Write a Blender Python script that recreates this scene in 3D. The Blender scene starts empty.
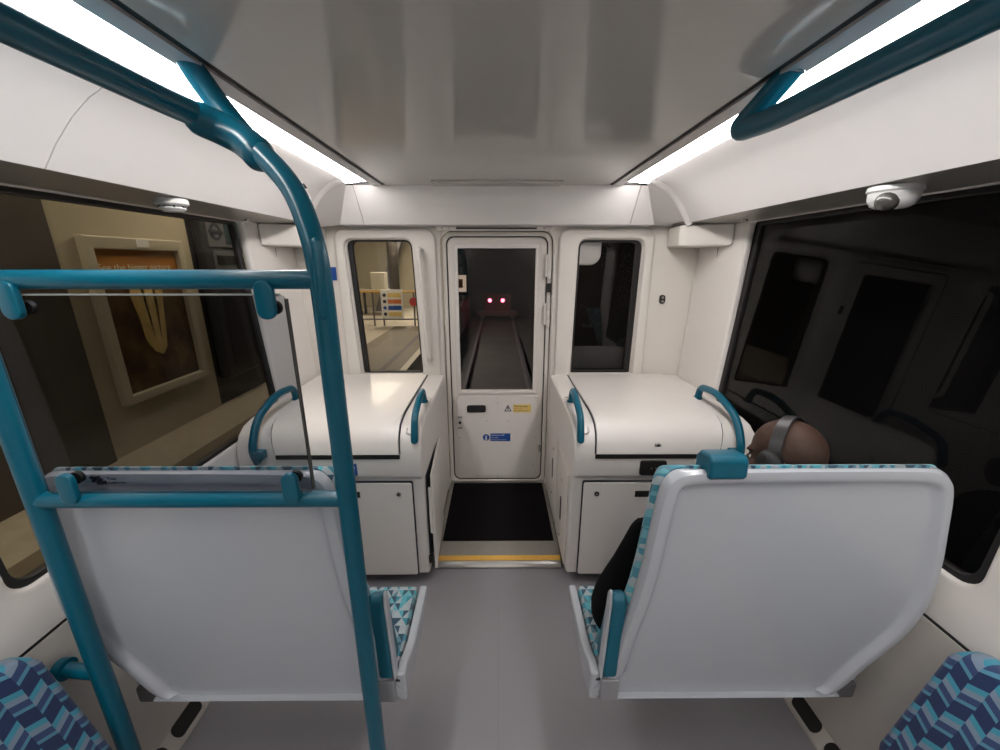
import bpy, bmesh, math, random
from mathutils import Vector, Matrix, Euler
random.seed(7)
scene = bpy.context.scene
COL = scene.collection
PI = math.pi

# ---------------------------------------------------------------- camera, world, exposure
cam_data = bpy.data.cameras.new('camera')
cam_data.sensor_width = 36.0
cam_data.lens = 14.22
cam_data.clip_start = 0.02
cam = bpy.data.objects.new('camera', cam_data)
COL.objects.link(cam)
cam.location = (0.0, 0.0, 1.60)
cam.rotation_euler = (math.radians(90 - 15.96), 0, math.radians(-0.36))
scene.camera = cam
world = bpy.data.worlds.new('night')
scene.world = world
world.use_nodes = True
world.node_tree.nodes['Background'].inputs[0].default_value = (0.02, 0.02, 0.025, 1)
world.node_tree.nodes['Background'].inputs[1].default_value = 0.05
scene.view_settings.view_transform = 'Standard'
scene.view_settings.look = 'None'
scene.view_settings.gamma = 1.0
scene.view_settings.use_curve_mapping = False
scene.view_settings.exposure = 0.0
STRIP_POWER = 19.5
PLATFORM_POWER = 150.0

# ---------------------------------------------------------------- materials
def base_mat(name):
    m = bpy.data.materials.new(name); m.use_nodes = True
    nt = m.node_tree
    return m, nt, nt.nodes['Principled BSDF']

def mat(name, col, rough=0.45, metal=0.0, var=0.04, scale=14.0, bump=0.0, bscale=300.0, coat=0.0, emit=None, spec=0.5):
    m, nt, b = base_mat(name)
    N = nt.nodes; L = nt.links
    tc = N.new('ShaderNodeTexCoord')
    nz = N.new('ShaderNodeTexNoise'); nz.inputs['Scale'].default_value = scale; nz.inputs['Detail'].default_value = 4
    L.new(tc.outputs['Object'], nz.inputs['Vector'])
    mp = N.new('ShaderNodeMapRange'); mp.inputs['To Min'].default_value = 1 - var; mp.inputs['To Max'].default_value = 1 + var
    L.new(nz.outputs['Fac'], mp.inputs['Value'])
    mx = N.new('ShaderNodeVectorMath'); mx.operation = 'SCALE'
    mx.inputs[0].default_value = col[:3]
    L.new(mp.outputs['Result'], mx.inputs['Scale'])
    L.new(mx.outputs['Vector'], b.inputs['Base Color'])
    b.inputs['Roughness'].default_value = rough
    b.inputs['Metallic'].default_value = metal
    b.inputs['Specular IOR Level'].default_value = spec
    b.inputs['Coat Weight'].default_value = coat
    b.inputs['Coat Roughness'].default_value = 0.08
    if bump:
        n2 = N.new('ShaderNodeTexNoise'); n2.inputs['Scale'].default_value = bscale
        L.new(tc.outputs['Object'], n2.inputs['Vector'])
        bp = N.new('ShaderNodeBump'); bp.inputs['Strength'].default_value = bump; bp.inputs['Distance'].default_value = 0.002
        L.new(n2.outputs['Fac'], bp.inputs['Height']); L.new(bp.outputs['Normal'], b.inputs['Normal'])
    if emit:
        b.inputs['Emission Color'].default_value = (*emit[0], 1)
        b.inputs['Emission Strength'].default_value = emit[1]
    return m

def glass_mat(name, tint, ior=1.5, rough=0.0):
    m = bpy.data.materials.new(name); m.use_nodes = True
    nt = m.node_tree; N = nt.nodes; L = nt.links; N.clear()
    out = N.new('ShaderNodeOutputMaterial'); mix = N.new('ShaderNodeMixShader')
    tr = N.new('ShaderNodeBsdfTransparent'); gl = N.new('ShaderNodeBsdfGlossy'); fr = N.new('ShaderNodeFresnel')
    nz = N.new('ShaderNodeTexNoise'); nz.inputs['Scale'].default_value = 3
    mp = N.new('ShaderNodeMapRange'); mp.inputs['To Min'].default_value = rough; mp.inputs['To Max'].default_value = rough + 0.02
    L.new(nz.outputs['Fac'], mp.inputs['Value']); L.new(mp.outputs['Result'], gl.inputs['Roughness'])
    tr.inputs['Color'].default_value = (*tint, 1)
    fr.inputs['IOR'].default_value = ior
    geo = N.new('ShaderNodeNewGeometry'); mul = N.new('ShaderNodeMath'); mul.operation = 'MULTIPLY'
    inv = N.new('ShaderNodeMath'); inv.operation = 'SUBTRACT'; inv.inputs[0].default_value = 1.0
    L.new(geo.outputs['Backfacing'], inv.inputs[1])
    L.new(fr.outputs['Fac'], mul.inputs[0]); L.new(inv.outputs[0], mul.inputs[1])
    L.new(mul.outputs[0], mix.inputs['Fac'])
    L.new(tr.outputs[0], mix.inputs[1]); L.new(gl.outputs[0], mix.inputs[2]); L.new(mix.outputs[0], out.inputs['Surface'])
    return m

def moquette(name, rowA, rowB, kind):
    """woven fabric: kind 'tri' = tumbling triangles, 'chev' = slanted blocks"""
    m, nt, b = base_mat(name); N = nt.nodes; L = nt.links
    tc = N.new('ShaderNodeTexCoord')
    def dot(v):
        d = N.new('ShaderNodeVectorMath'); d.operation = 'DOT_PRODUCT'; d.inputs[1].default_value = v
        L.new(tc.outputs['Object'], d.inputs[0]); return d.outputs['Value']
    def M(op, a, c=None, d=None):
        n = N.new('ShaderNodeMath'); n.operation = op
        for i, v in enumerate((a, c, d)):
            if v is None: continue
            if isinstance(v, (int, float)): n.inputs[i].default_value = v
            else: L.new(v, n.inputs[i])
        return n.outputs[0]
    a, c = dot(rowA), dot(rowB)
    ramp = N.new('ShaderNodeValToRGB'); ramp.color_ramp.interpolation = 'CONSTANT'
    def setramp(cols):
        e = ramp.color_ramp.elements
        while len(e) < len(cols): e.new(0.5)
        for i, (p, cc) in enumerate(cols): e[i].position = p; e[i].color = (*cc, 1)
    if kind == 'tri':
        fa = M('FRACT', a); tri = M('ABSOLUTE', M('SUBTRACT', fa, 0.5))          # 0..0.5
        row = M('FLOOR', c); fc = M('FRACT', c)
        odd = M('MODULO', row, 2.0)
        a2 = M('ADD', a, M('MULTIPLY', odd, 0.5)); fa = M('FRACT', a2)
        tri = M('MULTIPLY', M('ABSOLUTE', M('SUBTRACT', fa, 0.5)), 2.0)
        up = M('GREATER_THAN', M('ADD', tri, fc), 1.0)
        half = M('GREATER_THAN', fa, 0.5)
        cell = M('ADD', M('MULTIPLY', M('FLOOR', a2), 13.7), M('ADD', M('MULTIPLY', row, 7.3), M('ADD', M('MULTIPLY', up, 3.1), M('MULTIPLY', half, 1.7))))
        wn = N.new('ShaderNodeTexWhiteNoise'); wn.noise_dimensions = '1D'; L.new(cell, wn.inputs['W'])
        v = M('ADD', M('MULTIPLY', up, 0.5), M('MULTIPLY', wn.outputs['Value'], 0.5))
        L.new(v, ramp.inputs['Fac'])
        setramp([(0.0, (0.36, 0.42, 0.45)), (0.30, (0.13, 0.38, 0.45)), (0.42, (0.10, 0.22, 0.28)), (0.5, (0.02, 0.07, 0.11)), (0.66, (0.04, 0.24, 0.32)), (0.80, (0.08, 0.38, 0.46)), (0.94, (0.34, 0.38, 0.42))])
    else:
        colm = M('FLOOR', a); fa = M('FRACT', a)
        sgn = M('SUBTRACT', M('MULTIPLY', M('MODULO', M('ADD', colm, 1000.0), 2.0), 2.0), 1.0)
        s = M('ADD', c, M('ADD', M('MULTIPLY', M('MULTIPLY', sgn, M('SUBTRACT', fa, 0.5)), 0.85), M('MULTIPLY', colm, 1.5)))
        k = M('DIVIDE', M('FLOORED_MODULO', s, 5.0), 5.0)
        v = M('ADD', k, M('MULTIPLY', M('GREATER_THAN', fa, 0.55), 0.0))
        L.new(v, ramp.inputs['Fac'])
        setramp([(0.0, (0.010, 0.028, 0.10)), (0.40, (0.08, 0.26, 0.38)), (0.50, (0.03, 0.06, 0.16)), (0.68, (0.20, 0.27, 0.36)), (0.84, (0.05, 0.30, 0.42))])
    nz = N.new('ShaderNodeTexNoise'); nz.inputs['Scale'].default_value = 500
    L.new(tc.outputs['Object'], nz.inputs['Vector'])
    bp = N.new('ShaderNodeBump'); bp.inputs['Strength'].default_value = 0.5; bp.inputs['Distance'].default_value = 0.002
    L.new(nz.outputs['Fac'], bp.inputs['Height']); L.new(bp.outputs['Normal'], b.inputs['Normal'])
    L.new(ramp.outputs['Color'], b.inputs['Base Color']); b.inputs['Roughness'].default_value = 0.9
    b.inputs['Sheen Weight'].default_value = 0.2
    return m

M_ = dict(
    white=mat('white_moulding', (0.74, 0.70, 0.665), 0.38, var=0.02, coat=0.15),
    bulk=mat('cream_moulding', (0.72, 0.68, 0.63), 0.45, var=0.02),
    cove=mat('cove_white', (0.82, 0.79, 0.78), 0.42, var=0.015),
    ceil=mat('ceiling_grey', (0.60, 0.58, 0.55), 0.11, var=0.03, scale=60, spec=0.35),
    shell=mat('shell_pale_grey', (0.44, 0.465, 0.505), 0.24, var=0.02, coat=0.3),
    frame_grey=mat('seat_frame_grey', (0.27, 0.275, 0.29), 0.4, var=0.03),
    lower=mat('lower_wall_beige', (0.55, 0.51, 0.47), 0.5, var=0.03),
    soffit=mat('brushed_soffit', (0.42, 0.40, 0.37), 0.35, 0.5, var=0.08, scale=6),
    floor=mat('floor_vinyl', (0.238, 0.228, 0.248), 0.38, var=0.10, scale=220, bump=0.15),
    dark=mat('black_rubber', (0.012, 0.011, 0.011), 0.55, var=0.2),
    black=mat('black_plastic', (0.015, 0.014, 0.014), 0.35, var=0.1),
    matb=mat('black_mat', (0.006, 0.005, 0.006), 0.95, var=0.3, scale=200, bump=0.5, spec=0.1),
    teal=mat('teal_powder_coat', (0.0, 0.100, 0.160), 0.30, var=0.05, scale=30, coat=0.1, spec=0.4),
    tealpad=mat('teal_pad', (0.0, 0.10, 0.155), 0.5, var=0.05),
    metal=mat('brushed_steel', (0.42, 0.40, 0.38), 0.32, 0.9, var=0.06),
    rampm=mat('grey_ramp', (0.30, 0.28, 0.25), 0.5, 0.3, var=0.12, scale=30),
    yellow=mat('yellow_nosing', (0.72, 0.40, 0.07), 0.5, var=0.1, scale=40),
    blue=mat('sticker_blue', (0.01, 0.07, 0.30), 0.4),
    stickw=mat('sticker_white', (0.75, 0.75, 0.75), 0.5),
    lab_y=mat('label_yellow', (0.75, 0.55, 0.18), 0.5),
    ink=mat('ink_dark', (0.02, 0.02, 0.035), 0.5),
    inkn=mat('ink_navy', (0.02, 0.03, 0.10), 0.5),
    lamp=mat('lamp_diffuser', (0.9, 0.9, 0.9), 0.4, emit=((1.0, 0.965, 0.94), STRIP_POWER)),
    skin=mat('skin', (0.050, 0.025, 0.017), 0.6, var=0.35, scale=22, bump=0.1, spec=0.3),
    cloth=mat('black_cloth', (0.006, 0.006, 0.007), 0.95, var=0.2, spec=0.1),
    concrete=mat('concrete', (0.10, 0.095, 0.09), 0.85, var=0.3, scale=3),
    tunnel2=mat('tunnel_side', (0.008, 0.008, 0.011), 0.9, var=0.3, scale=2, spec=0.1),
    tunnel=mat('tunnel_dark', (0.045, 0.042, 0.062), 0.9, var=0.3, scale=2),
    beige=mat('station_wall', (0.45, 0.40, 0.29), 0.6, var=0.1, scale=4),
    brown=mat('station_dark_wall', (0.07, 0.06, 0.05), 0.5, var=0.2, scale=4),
    plat=mat('platform_paving', (0.42, 0.37, 0.29), 0.6, var=0.22, scale=9),
    framem=mat('poster_frame', (0.50, 0.46, 0.36), 0.4),
    steel=mat('rail_steel', (0.16, 0.15, 0.16), 0.6, 0.3),
    red=mat('buffer_red', (0.16, 0.06, 0.06), 0.5),
    redlamp=mat('red_lamp', (0.6, 0.0, 0.02), 0.4, emit=((1.0, 0.10, 0.16), 14.0)),
    handw=mat('white_handle', (0.72, 0.68, 0.63), 0.35, coat=0.3),
    dome=mat('camera_dome', (0.06, 0.055, 0.05), 0.12, coat=0.6),
    camw=mat('camera_white', (0.62, 0.62, 0.61), 0.35),
    orange=mat('orange_print', (0.60, 0.16, 0.03), 0.6),
    glowboard=mat('board_glow', (0.8, 0.7, 0.5), 0.5, emit=((1.0, 0.75, 0.5), 0.55)),  # weak emission added to brighten the track sign board
)
M_['win_l'] = glass_mat('side_glass', (0.86, 0.85, 0.82), 1.34)
M_['win_f'] = glass_mat('front_glass', (0.9, 0.9, 0.9), 1.6)
M_['win_d'] = glass_mat('door_glass', (0.8, 0.8, 0.85), 1.5)
M_['screen'] = glass_mat('partition_glass', (0.72, 0.73, 0.75), 1.5, 0.01)
M_['moq_seat'] = moquette('moquette_seat', (26, 0, 0), (0, 34, 20), 'tri')
M_['moq_back'] = moquette('moquette_back', (26, 16, 0), (0, 16, 32), 'tri')
M_['moq_near'] = moquette('moquette_near', (0, 29, 0), (0, 0, 56), 'chev')

# ---------------------------------------------------------------- mesh helpers
def sharpen(me, ang=35):
    bm = bmesh.new(); bm.from_mesh(me)
    a = math.radians(ang)
    for e in bm.edges:
        e.smooth = not (len(e.link_faces) == 2 and e.calc_face_angle(0) > a)
    for f in bm.faces: f.smooth = True
    bm.to_mesh(me); bm.free()

def put(name, me, m, parent=None, bevel=0.0, seg=3, ang=35):
    if isinstance(me, bmesh.types.BMesh):
        bm = me
        bmesh.ops.recalc_face_normals(bm, faces=bm.faces)
        me = bpy.data.meshes.new(name); bm.to_mesh(me); bm.free()
    me.name = name
    me.materials.clear()
    for x in (m if isinstance(m, (list, tuple)) else [m]): me.materials.append(x)
    o = bpy.data.objects.new(name, me); COL.objects.link(o)
    if bevel:
        mod = o.modifiers.new('bevel', 'BEVEL'); mod.width = bevel; mod.segments = seg; mod.limit_method = 'ANGLE'; mod.angle_limit = math.radians(40)
        mod.harden_normals = False
        for p in me.polygons: p.use_smooth = True
        bm = bmesh.new(); bm.from_mesh(me)
        for e in bm.edges: e.smooth = True
        bm.to_mesh(me); bm.free()
        wn = o.modifiers.new('wn', 'WEIGHTED_NORMAL'); wn.keep_sharp = True
    else:
        sharpen(me, ang)
    if parent is not None:
        o.parent = parent
        o.matrix_parent_inverse = Matrix.Translation(-Vector(parent_world(parent)))
    return o

def parent_world(p):
    v = Vector((0, 0, 0))
    q = p
    while q is not None:
        v = v + q.location
        if q.parent is not None: v = v + q.matrix_parent_inverse.translation
        q = q.parent
    return v

def thing(name, label, cat, loc, group=None):
    o = bpy.data.objects.new(name, None); COL.objects.link(o)
    o.location = loc; o.empty_display_size = 0.05
    return tag(o, label, cat, group)

def tag(o, label, cat, group=None, kind=None):
    if label: o['label'] = label
    if cat: o['category'] = cat
    if group: o['group'] = group
    if kind: o['kind'] = kind
    return o

def struct(o, label=None):
    o['kind'] = 'structure'
    if label: o['label'] = label
    return o

def B(): return bmesh.new()

def box(bm, lo, hi):
    x0, y0, z0 = lo; x1, y1, z1 = hi
    v = [bm.verts.new(p) for p in ((x0,y0,z0),(x1,y0,z0),(x1,y1,z0),(x0,y1,z0),(x0,y0,z1),(x1,y0,z1),(x1,y1,z1),(x0,y1,z1))]
    for f in ((3,2,1,0),(4,5,6,7),(0,1,5,4),(1,2,6,5),(2,3,7,6),(3,0,4,7)): bm.faces.new([v[i] for i in f])
    return v

def bx(lo, hi):
    b = B(); box(b, lo, hi); return b

def loft(bm, rings, cap=True, closed=True):
    R = [[bm.verts.new(p) for p in r] for r in rings]
    n = len(R[0])
    for a, b in zip(R[:-1], R[1:]):
        for i in range(n if closed else n - 1):
            j = (i + 1) % n
            bm.faces.new((a[i], a[j], b[j], b[i]))
    if cap:
        bm.faces.new(R[0][::-1]); bm.faces.new(R[-1])
    return R

def prism_x(bm, prof, x0, x1):
    loft(bm, [[(x0, y, z) for y, z in prof], [(x1, y, z) for y, z in prof]])

def smooth_path(pts, n=8):
    P = [Vector(p) for p in pts]
    if len(P) < 3: return P
    out = []
    Q = [P[0] * 2 - P[1]] + P + [P[-1] * 2 - P[-2]]
    for i in range(1, len(Q) - 2):
        p0, p1, p2, p3 = Q[i-1:i+3]
        for k in range(n):
            t = k / n
            out.append(0.5 * ((2*p1) + (-p0+p2)*t + (2*p0-5*p1+4*p2-p3)*t*t + (-p0+3*p1-3*p2+p3)*t**3))
    out.append(P[-1]); return out

def round_path(pts, r, n=7):
    """polyline with filleted corners"""
    P = [Vector(p) for p in pts]; out = [P[0]]
    for i in range(1, len(P) - 1):
        a, b, c = P[i-1], P[i], P[i+1]
        d1 = (a - b); d2 = (c - b)
        k = min(r, d1.length * 0.48, d2.length * 0.48)
        s = b + d1.normalized() * k; e = b + d2.normalized() * k
        for j in range(n + 1):
            t = j / n
            out.append(s * (1-t)**2 + b * 2*t*(1-t) + e * t*t)
    out.append(P[-1]); return out

def tube(bm, pts, r, res=14, flat=1.0, cap_round=False):
    P = [Vector(p) for p in pts]
    T = []
    for i in range(len(P)):
        a = P[max(i-1, 0)]; b = P[min(i+1, len(P)-1)]
        T.append((b - a).normalized())
    up = Vector((0, 0, 1)) if abs(T[0].z) < 0.9 else Vector((0, 1, 0))
    n = (up - T[0] * up.dot(T[0])).normalized()
    rings = []
    rr = r if isinstance(r, (list, tuple)) else [r] * len(P)
    for i, p in enumerate(P):
        if i:
            n = (n - T[i] * n.dot(T[i])).normalized()
        bn = T[i].cross(n)
        rings.append([p + n * rr[i] * math.cos(2*PI*k/res) + bn * rr[i] * flat * math.sin(2*PI*k/res) for k in range(res)])
    if cap_round:
        def cap(p, t, ring, sgn):
            out = []
            for q in (0.35, 0.7, 0.92):
                s = math.cos(math.asin(q)); out.append([p + (v - p) * s + t * sgn * q * rr[0] for v in ring])
            return out
        rings = cap(P[0], T[0], rings[0], -1)[::-1] + rings + cap(P[-1], T[-1], rings[-1], 1)
    loft(bm, rings)

def tb(pts, r, **k):
    b = B(); tube(b, pts, r, **k); return b

def cyl(bm, c, axis, r, h, res=24, r2=None):
    c = Vector(c); ax = Vector(axis).normalized()
    tube(bm, [c - ax * h / 2, c + ax * h / 2], [r, r if r2 is None else r2], res=res)

def rr(x0, y0, x1, y1, r, n=6):
    if not isinstance(r, (list, tuple)): r = [r] * 4
    out = []
    for (cx, cy, a0, q) in ((x0 + r[0], y0 + r[0], PI, r[0]), (x1 - r[1], y0 + r[1], 1.5*PI, r[1]), (x1 - r[2], y1 - r[2], 0, r[2]), (x0 + r[3], y1 - r[3], 0.5*PI, r[3])):
        for k in range(n + 1):
            a = a0 + 0.5 * PI * k / n
            out.append((cx + q * math.cos(a), cy + q * math.sin(a)))
    return out

def plate(outer, holes, depth, bevel, fn):
    """flat plate with holes in (a,b), thickness depth centred on 0; fn maps (a,b,c) to the scene"""
    cu = bpy.data.curves.new('tmp', 'CURVE'); cu.dimensions = '2D'; cu.fill_mode = 'BOTH'
    cu.extrude = max(depth / 2 - bevel, 0.0); cu.bevel_depth = bevel; cu.bevel_resolution = 2; cu.offset = -bevel
    for loop in [outer] + list(holes):
        s = cu.splines.new('POLY'); s.points.add(len(loop) - 1)
        for i, (x, y) in enumerate(loop): s.points[i].co = (x, y, 0, 1)
        s.use_cyclic_u = True
    o = bpy.data.objects.new('tmp', cu); COL.objects.link(o)
    bpy.context.view_layer.update()
    dg = bpy.context.evaluated_depsgraph_get()
    me = bpy.data.meshes.new_from_object(o.evaluated_get(dg))
    bpy.data.objects.remove(o); bpy.data.curves.remove(cu)
    bm = bmesh.new(); bm.from_mesh(me); bpy.data.meshes.remove(me)
    bmesh.ops.remove_doubles(bm, verts=bm.verts, dist=1e-5)
    for v in bm.verts: v.co = Vector(fn(*v.co))
    return bm

def text_mesh(s, size, fn, align='LEFT', bold=0.0):
    cu = bpy.data.curves.new('tmp', 'FONT'); cu.body = s; cu.size = size; cu.align_x = align; cu.offset = bold
    cu.extrude = 0.0004
    o = bpy.data.objects.new('tmp', cu); COL.objects.link(o)
    bpy.context.view_layer.update()
    dg = bpy.context.evaluated_depsgraph_get()
    me = bpy.data.meshes.new_from_object(o.evaluated_get(dg))
    bpy.data.objects.remove(o); bpy.data.curves.remove(cu)
    bm = bmesh.new(); bm.from_mesh(me); bpy.data.meshes.remove(me)
    for v in bm.verts: v.co = Vector(fn(*v.co))
    return bm

def frontal(y, sgn=-1):     # (a,b,c): a->x, b->z, facing the camera (-Y); c outwards
    return lambda a, b, c: (a, y - c, b)

# ================================================================= SETTING
YB = -3.0          # rear end of what is built of the car
CZ = 1.99          # ceiling
YF = 2.54          # front wall
# floor
b = B(); box(b, (-1.16, YB, -0.04), (1.16, YF + 0.2, 0.0))
struct(put('floor', b, M_['floor']))
b = B(); box(b, (-0.0015, YB, 0.0), (0.0015, 1.77, 0.0006))
struct(put('trim_1', b, mat('seam_weld', (0.21, 0.20, 0.205), 0.4)))
# ceiling
b = B(); box(b, (-0.586, YB, CZ), (0.586, 2.285, CZ + 0.03))
struct(put('ceiling', b, M_['ceil']))
b = B()
for s in (-1, 1):
    x = sorted((s * 0.586, s * 0.606)); box(b, (x[0], YB, CZ + 0.004), (x[1], 2.285, CZ + 0.03))
struct(put('trim_2', b, M_['dark']))
b = B()
for s in (-1, 1):
    x = sorted((s * 0.606, s * 0.656)); box(b, (x[0], YB, CZ - 0.003), (x[1], 2.285, CZ + 0.03))
struct(put('trim_3', b, mat('soffit_strip', (0.50, 0.47, 0.47), 0.3, var=0.03)))
# ceiling hatch near the front
t = struct(put('trim_4', plate(rr(-0.33, 2.15, 0.33, 2.262, 0.01), [rr(-0.30, 2.165, 0.30, 2.25, 0.006)], 0.012, 0.003, lambda a, b_, c: (a, b_, CZ - 0.002 + c)), M_['ceil']))
put('hatch_panel', bx((-0.298, 2.167, CZ - 0.003), (0.298, 2.248, CZ + 0.002)), M_['ceil'], t)
# light strips
for s, nm in ((-1, 'left'), (1, 'right')):
    t = thing('light_strip', 'long glowing white ceiling light strip above the %s side windows' % nm, 'ceiling light', (s * 0.712, 0, CZ), 'ceiling light strips')
    prof = [(0.657, 2.006), (0.657, 1.992), (0.700, 1.990), (0.735, 1.984), (0.748, 1.985), (0.751, 1.992), (0.751, 2.012)]
    b = B(); loft(b, [[(s * x, YB + 0.02, z) for x, z in prof], [(s * x, 2.19, z) for x, z in prof]])
    put('diffuser', b, M_['lamp'], t)
    b = B(); box(b, (min(s*0.657, s*0.748), YB + 0.02, 2.013), (max(s*0.657, s*0.748), 2.19, 2.035))
    put('housing', b, M_['white'], t)

# cove panels
n = 5
cove_curve = [(0.752, 2.000), (0.80, 1.995), (0.86, 1.979), (0.91, 1.952), (0.96, 1.912), (1.01, 1.861), (1.052, 1.808)]
def yend(x): return 2.187 + (x - 0.83) * 0.51
for s in (-1, 1):
    segs = [(YB, -1.6), (-1.597, -0.3), (-0.297, 1.02), (1.0235, 9)] if s < 0 else [(YB, -1.6), (-1.597, 0.0), (0.003, 9)]
    b = B()
    for y0, y1 in segs:
        rows = []
        for (x, z) in cove_curve:
            e = min(y1, yend(x)); rows.append([(s*x, y0, z), (s*x, e, z)])
        lower = [[(p[0] + s*0.008, p[1], p[2] + 0.012) for p in r] for r in rows]
        loop = lambda j: [r[j] for r in rows] + [r[j] for r in lower[::-1]]
        loft(b, [loop(0), loop(1)])
    struct(put('trim_5', b, M_['cove'], ang=25))
    # raised end lip of the cove
    pts = [(s*x, yend(x) + 0.004, z - 0.006) for x, z in cove_curve]
    b = B(); tube(b, smooth_path(pts, 3), 0.020, res=12); struct(put('trim_6', b, M_['cove']))
    # return panel from lip to header
    b = B()
    v = [b.verts.new(p) for p in ((s*0.74, 2.14, 2.000), (s*0.86, 2.20, 1.979), (s*0.96, 2.25, 1.912), (s*1.07, 2.31, 1.803), (s*1.07, 2.55, 1.803), (s*0.90, 2.43, 1.806), (s*0.80, 2.285, 1.99))]
    b.faces.new(v)
    r = bmesh.ops.extrude_face_region(b, geom=list(b.faces))
    for q in r['geom']:
        if isinstance(q, bmesh.types.BMVert): q.co.z += 0.02
    struct(put('trim_7', b, M_['cove']))
    # soffit over the windows
    b = B(); loft(b, [[(s*x_, y_, z_) for x_, z_ in ((1.052, 1.808), (1.275, 1.790), (1.275, 1.82), (1.052, 1.825))] for y_ in (YB, YF)])
    struct(put('trim_8', b, M_['soffit']))
for s in (-1, 1):
    b = B(); x = sorted((s*0.60, s*0.86)); box(b, (x[0], 2.05, 2.014), (x[1], 2.30, 2.03)); struct(put('trim_19', b, M_['cove']))
# outer roof (keeps the night out)
b = B(); box(b, (-1.32, YB, 2.05), (1.32, YF + 0.15, 2.10)); struct(put('roof', b, M_['dark']), None)

# header over the front end
t = struct(put('trim_9', (lambda b: (prism_x(b, [(2.28, 1.990), (2.42, 1.806), (2.56, 1.806), (2.56, 2.03), (2.28, 2.03)], -0.762, 0.762), b)[1])(B()), M_['cove'], bevel=0.004))
for s in (-1, 1):
    b = B()
    A = [(s*0.765, 2.282, 1.990), (s*0.765, 2.422, 1.806), (s*0.765, 2.56, 1.806), (s*0.765, 2.56, 2.03)]
    C = [(s*0.80, 2.285, 1.990), (s*0.905, 2.424, 1.806), (s*0.905, 2.56, 1.806), (s*0.80, 2.56, 2.03)]
    loft(b, [A, C]); struct(put('trim_10', b, M_['cove']))
b = B(); box(b, (-0.76, 2.262, 1.992), (0.76, 2.285, 2.002)); struct(put('trim_11', b, M_['dark']))

# ---------------- side walls
def wall_x(z):      # inner surface
    P = [(0, 1.12), (0.30, 1.135), (0.63, 1.185), (0.76, 1.20), (1.80, 1.245)]
    if z <= 0: return 1.12
    for (z0, x0), (z1, x1) in zip(P[:-1], P[1:]):
        if z <= z1: return x0 + (x1 - x0) * (z - z0) / (z1 - z0)
    return P[-1][1]
def gof(z): return 0.026 + 0.030 * (z - 0.78)
WIN = [(0.80, 2.075), (-1.10, 0.46), (-2.9, -1.45)]
WZ0, WZ1 = 0.795, 1.789
for s, nm in ((-1, 'left'), (1, 'right')):
    fn = lambda a, b_, c, s=s: (s * (wall_x(b_) + 0.02 + c), a, b_)
    holes = [rr(y0, WZ0, y1, WZ1, [0.05, 0.05, 0.018, 0.018]) for y0, y1 in WIN]
    o = struct(put('wall_' + nm, plate(rr(YB, 0.654, YF, 1.84, 0.0001, 1), holes, 0.04, 0.014, fn), M_['white'], ang=50))
    # lower wall
    b = B(); prof = [(0, 1.12), (0.30, 1.135), (0.649, 1.187)]
    loft(b, [[(s*x, YB, z) for z, x in prof] + [(s*(x+0.03), YB, z) for z, x in prof[::-1]],
             [(s*x, 1.66, z) for z, x in prof] + [(s*(x+0.03), 1.66, z) for z, x in prof[::-1]]])
    struct(put('wall_%s_lower' % nm, b, M_['lower']))
    b = B(); box(b, (min(s*1.19, s*1.21), YB, 0.648), (max(s*1.19, s*1.21), 1.66, 0.655)); struct(put('trim_12', b, M_['dark']))
    # heater plinth along the floor, with slots
    b = B(); prof = [(1.085, 0.0), (1.085, 0.012), (1.135, 0.072), (1.15, 0.075), (1.15, 0.0)]
    loft(b, [[(s*x, YB, z) for x, z in prof], [(s*x, 1.66, z) for x, z in prof]])
    o = struct(put('baseboard_' + nm, b, M_['lower']))
    for k, (yy, ll) in enumerate(((0.67, .11), (0.815, .115), (0.965, 0.115), (1.115, 0.115), (1.265, 0.115), (1.415, .115))):
        lo = rr(yy, 0.0, yy + ll, 0.038, 0.0185)
        put('slot', plate(lo, [], 0.004, 0.001, lambda a, b_, c, s=s: (s*(1.0925 + 0.83*b_ - c - 0.0015), a, 0.0225 + b_)), M_['dark'], o)
    # windows
    for i, (y0, y1) in enumerate(WIN):
        wname = 'window_%d' % (i * 2 + (1 if s < 0 else 2))
        fr = plate(rr(y0 - 0.004, WZ0 - 0.004, y1 + 0.004, WZ1 + 0.004, [0.052, 0.052, 0.02, 0.02]), [rr(y0 + 0.020, WZ0 + 0.016, y1 - 0.026, WZ1 - 0.016, [0.045, 0.045, 0.012, 0.012])], 0.026, 0.004, lambda a, b_, c, s=s: (s*(wall_x(b_) + gof(b_) + c), a, b_))
        w = struct(put(wname, fr, M_['dark'], ang=50))
        put('window_pane', plate(rr(y0 + 0.01, WZ0 + 0.008, y1 - 0.012, WZ1 - 0.008, 0.045), [], 0.006, 0.0, lambda a, b_, c, s=s: (s*(wall_x(b_) + gof(b_) + 0.004 + c), a, b_)), M_['win_l'], w)
# vertical seam on the corner walls
for s in (-1, 1):
    b = B(); box(b, (min(s*1.236, s*1.240), 2.315, 1.55), (max(s*1.236, s*1.240), 2.318, 1.68)); struct(put('trim_13', b, M_['ink']))
# rear wall behind the camera
b = B(); box(b, (-1.25, YB - 0.05, 0), (1.25, YB, 2.05)); struct(put('wall_back', b, M_['bulk']))

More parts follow.
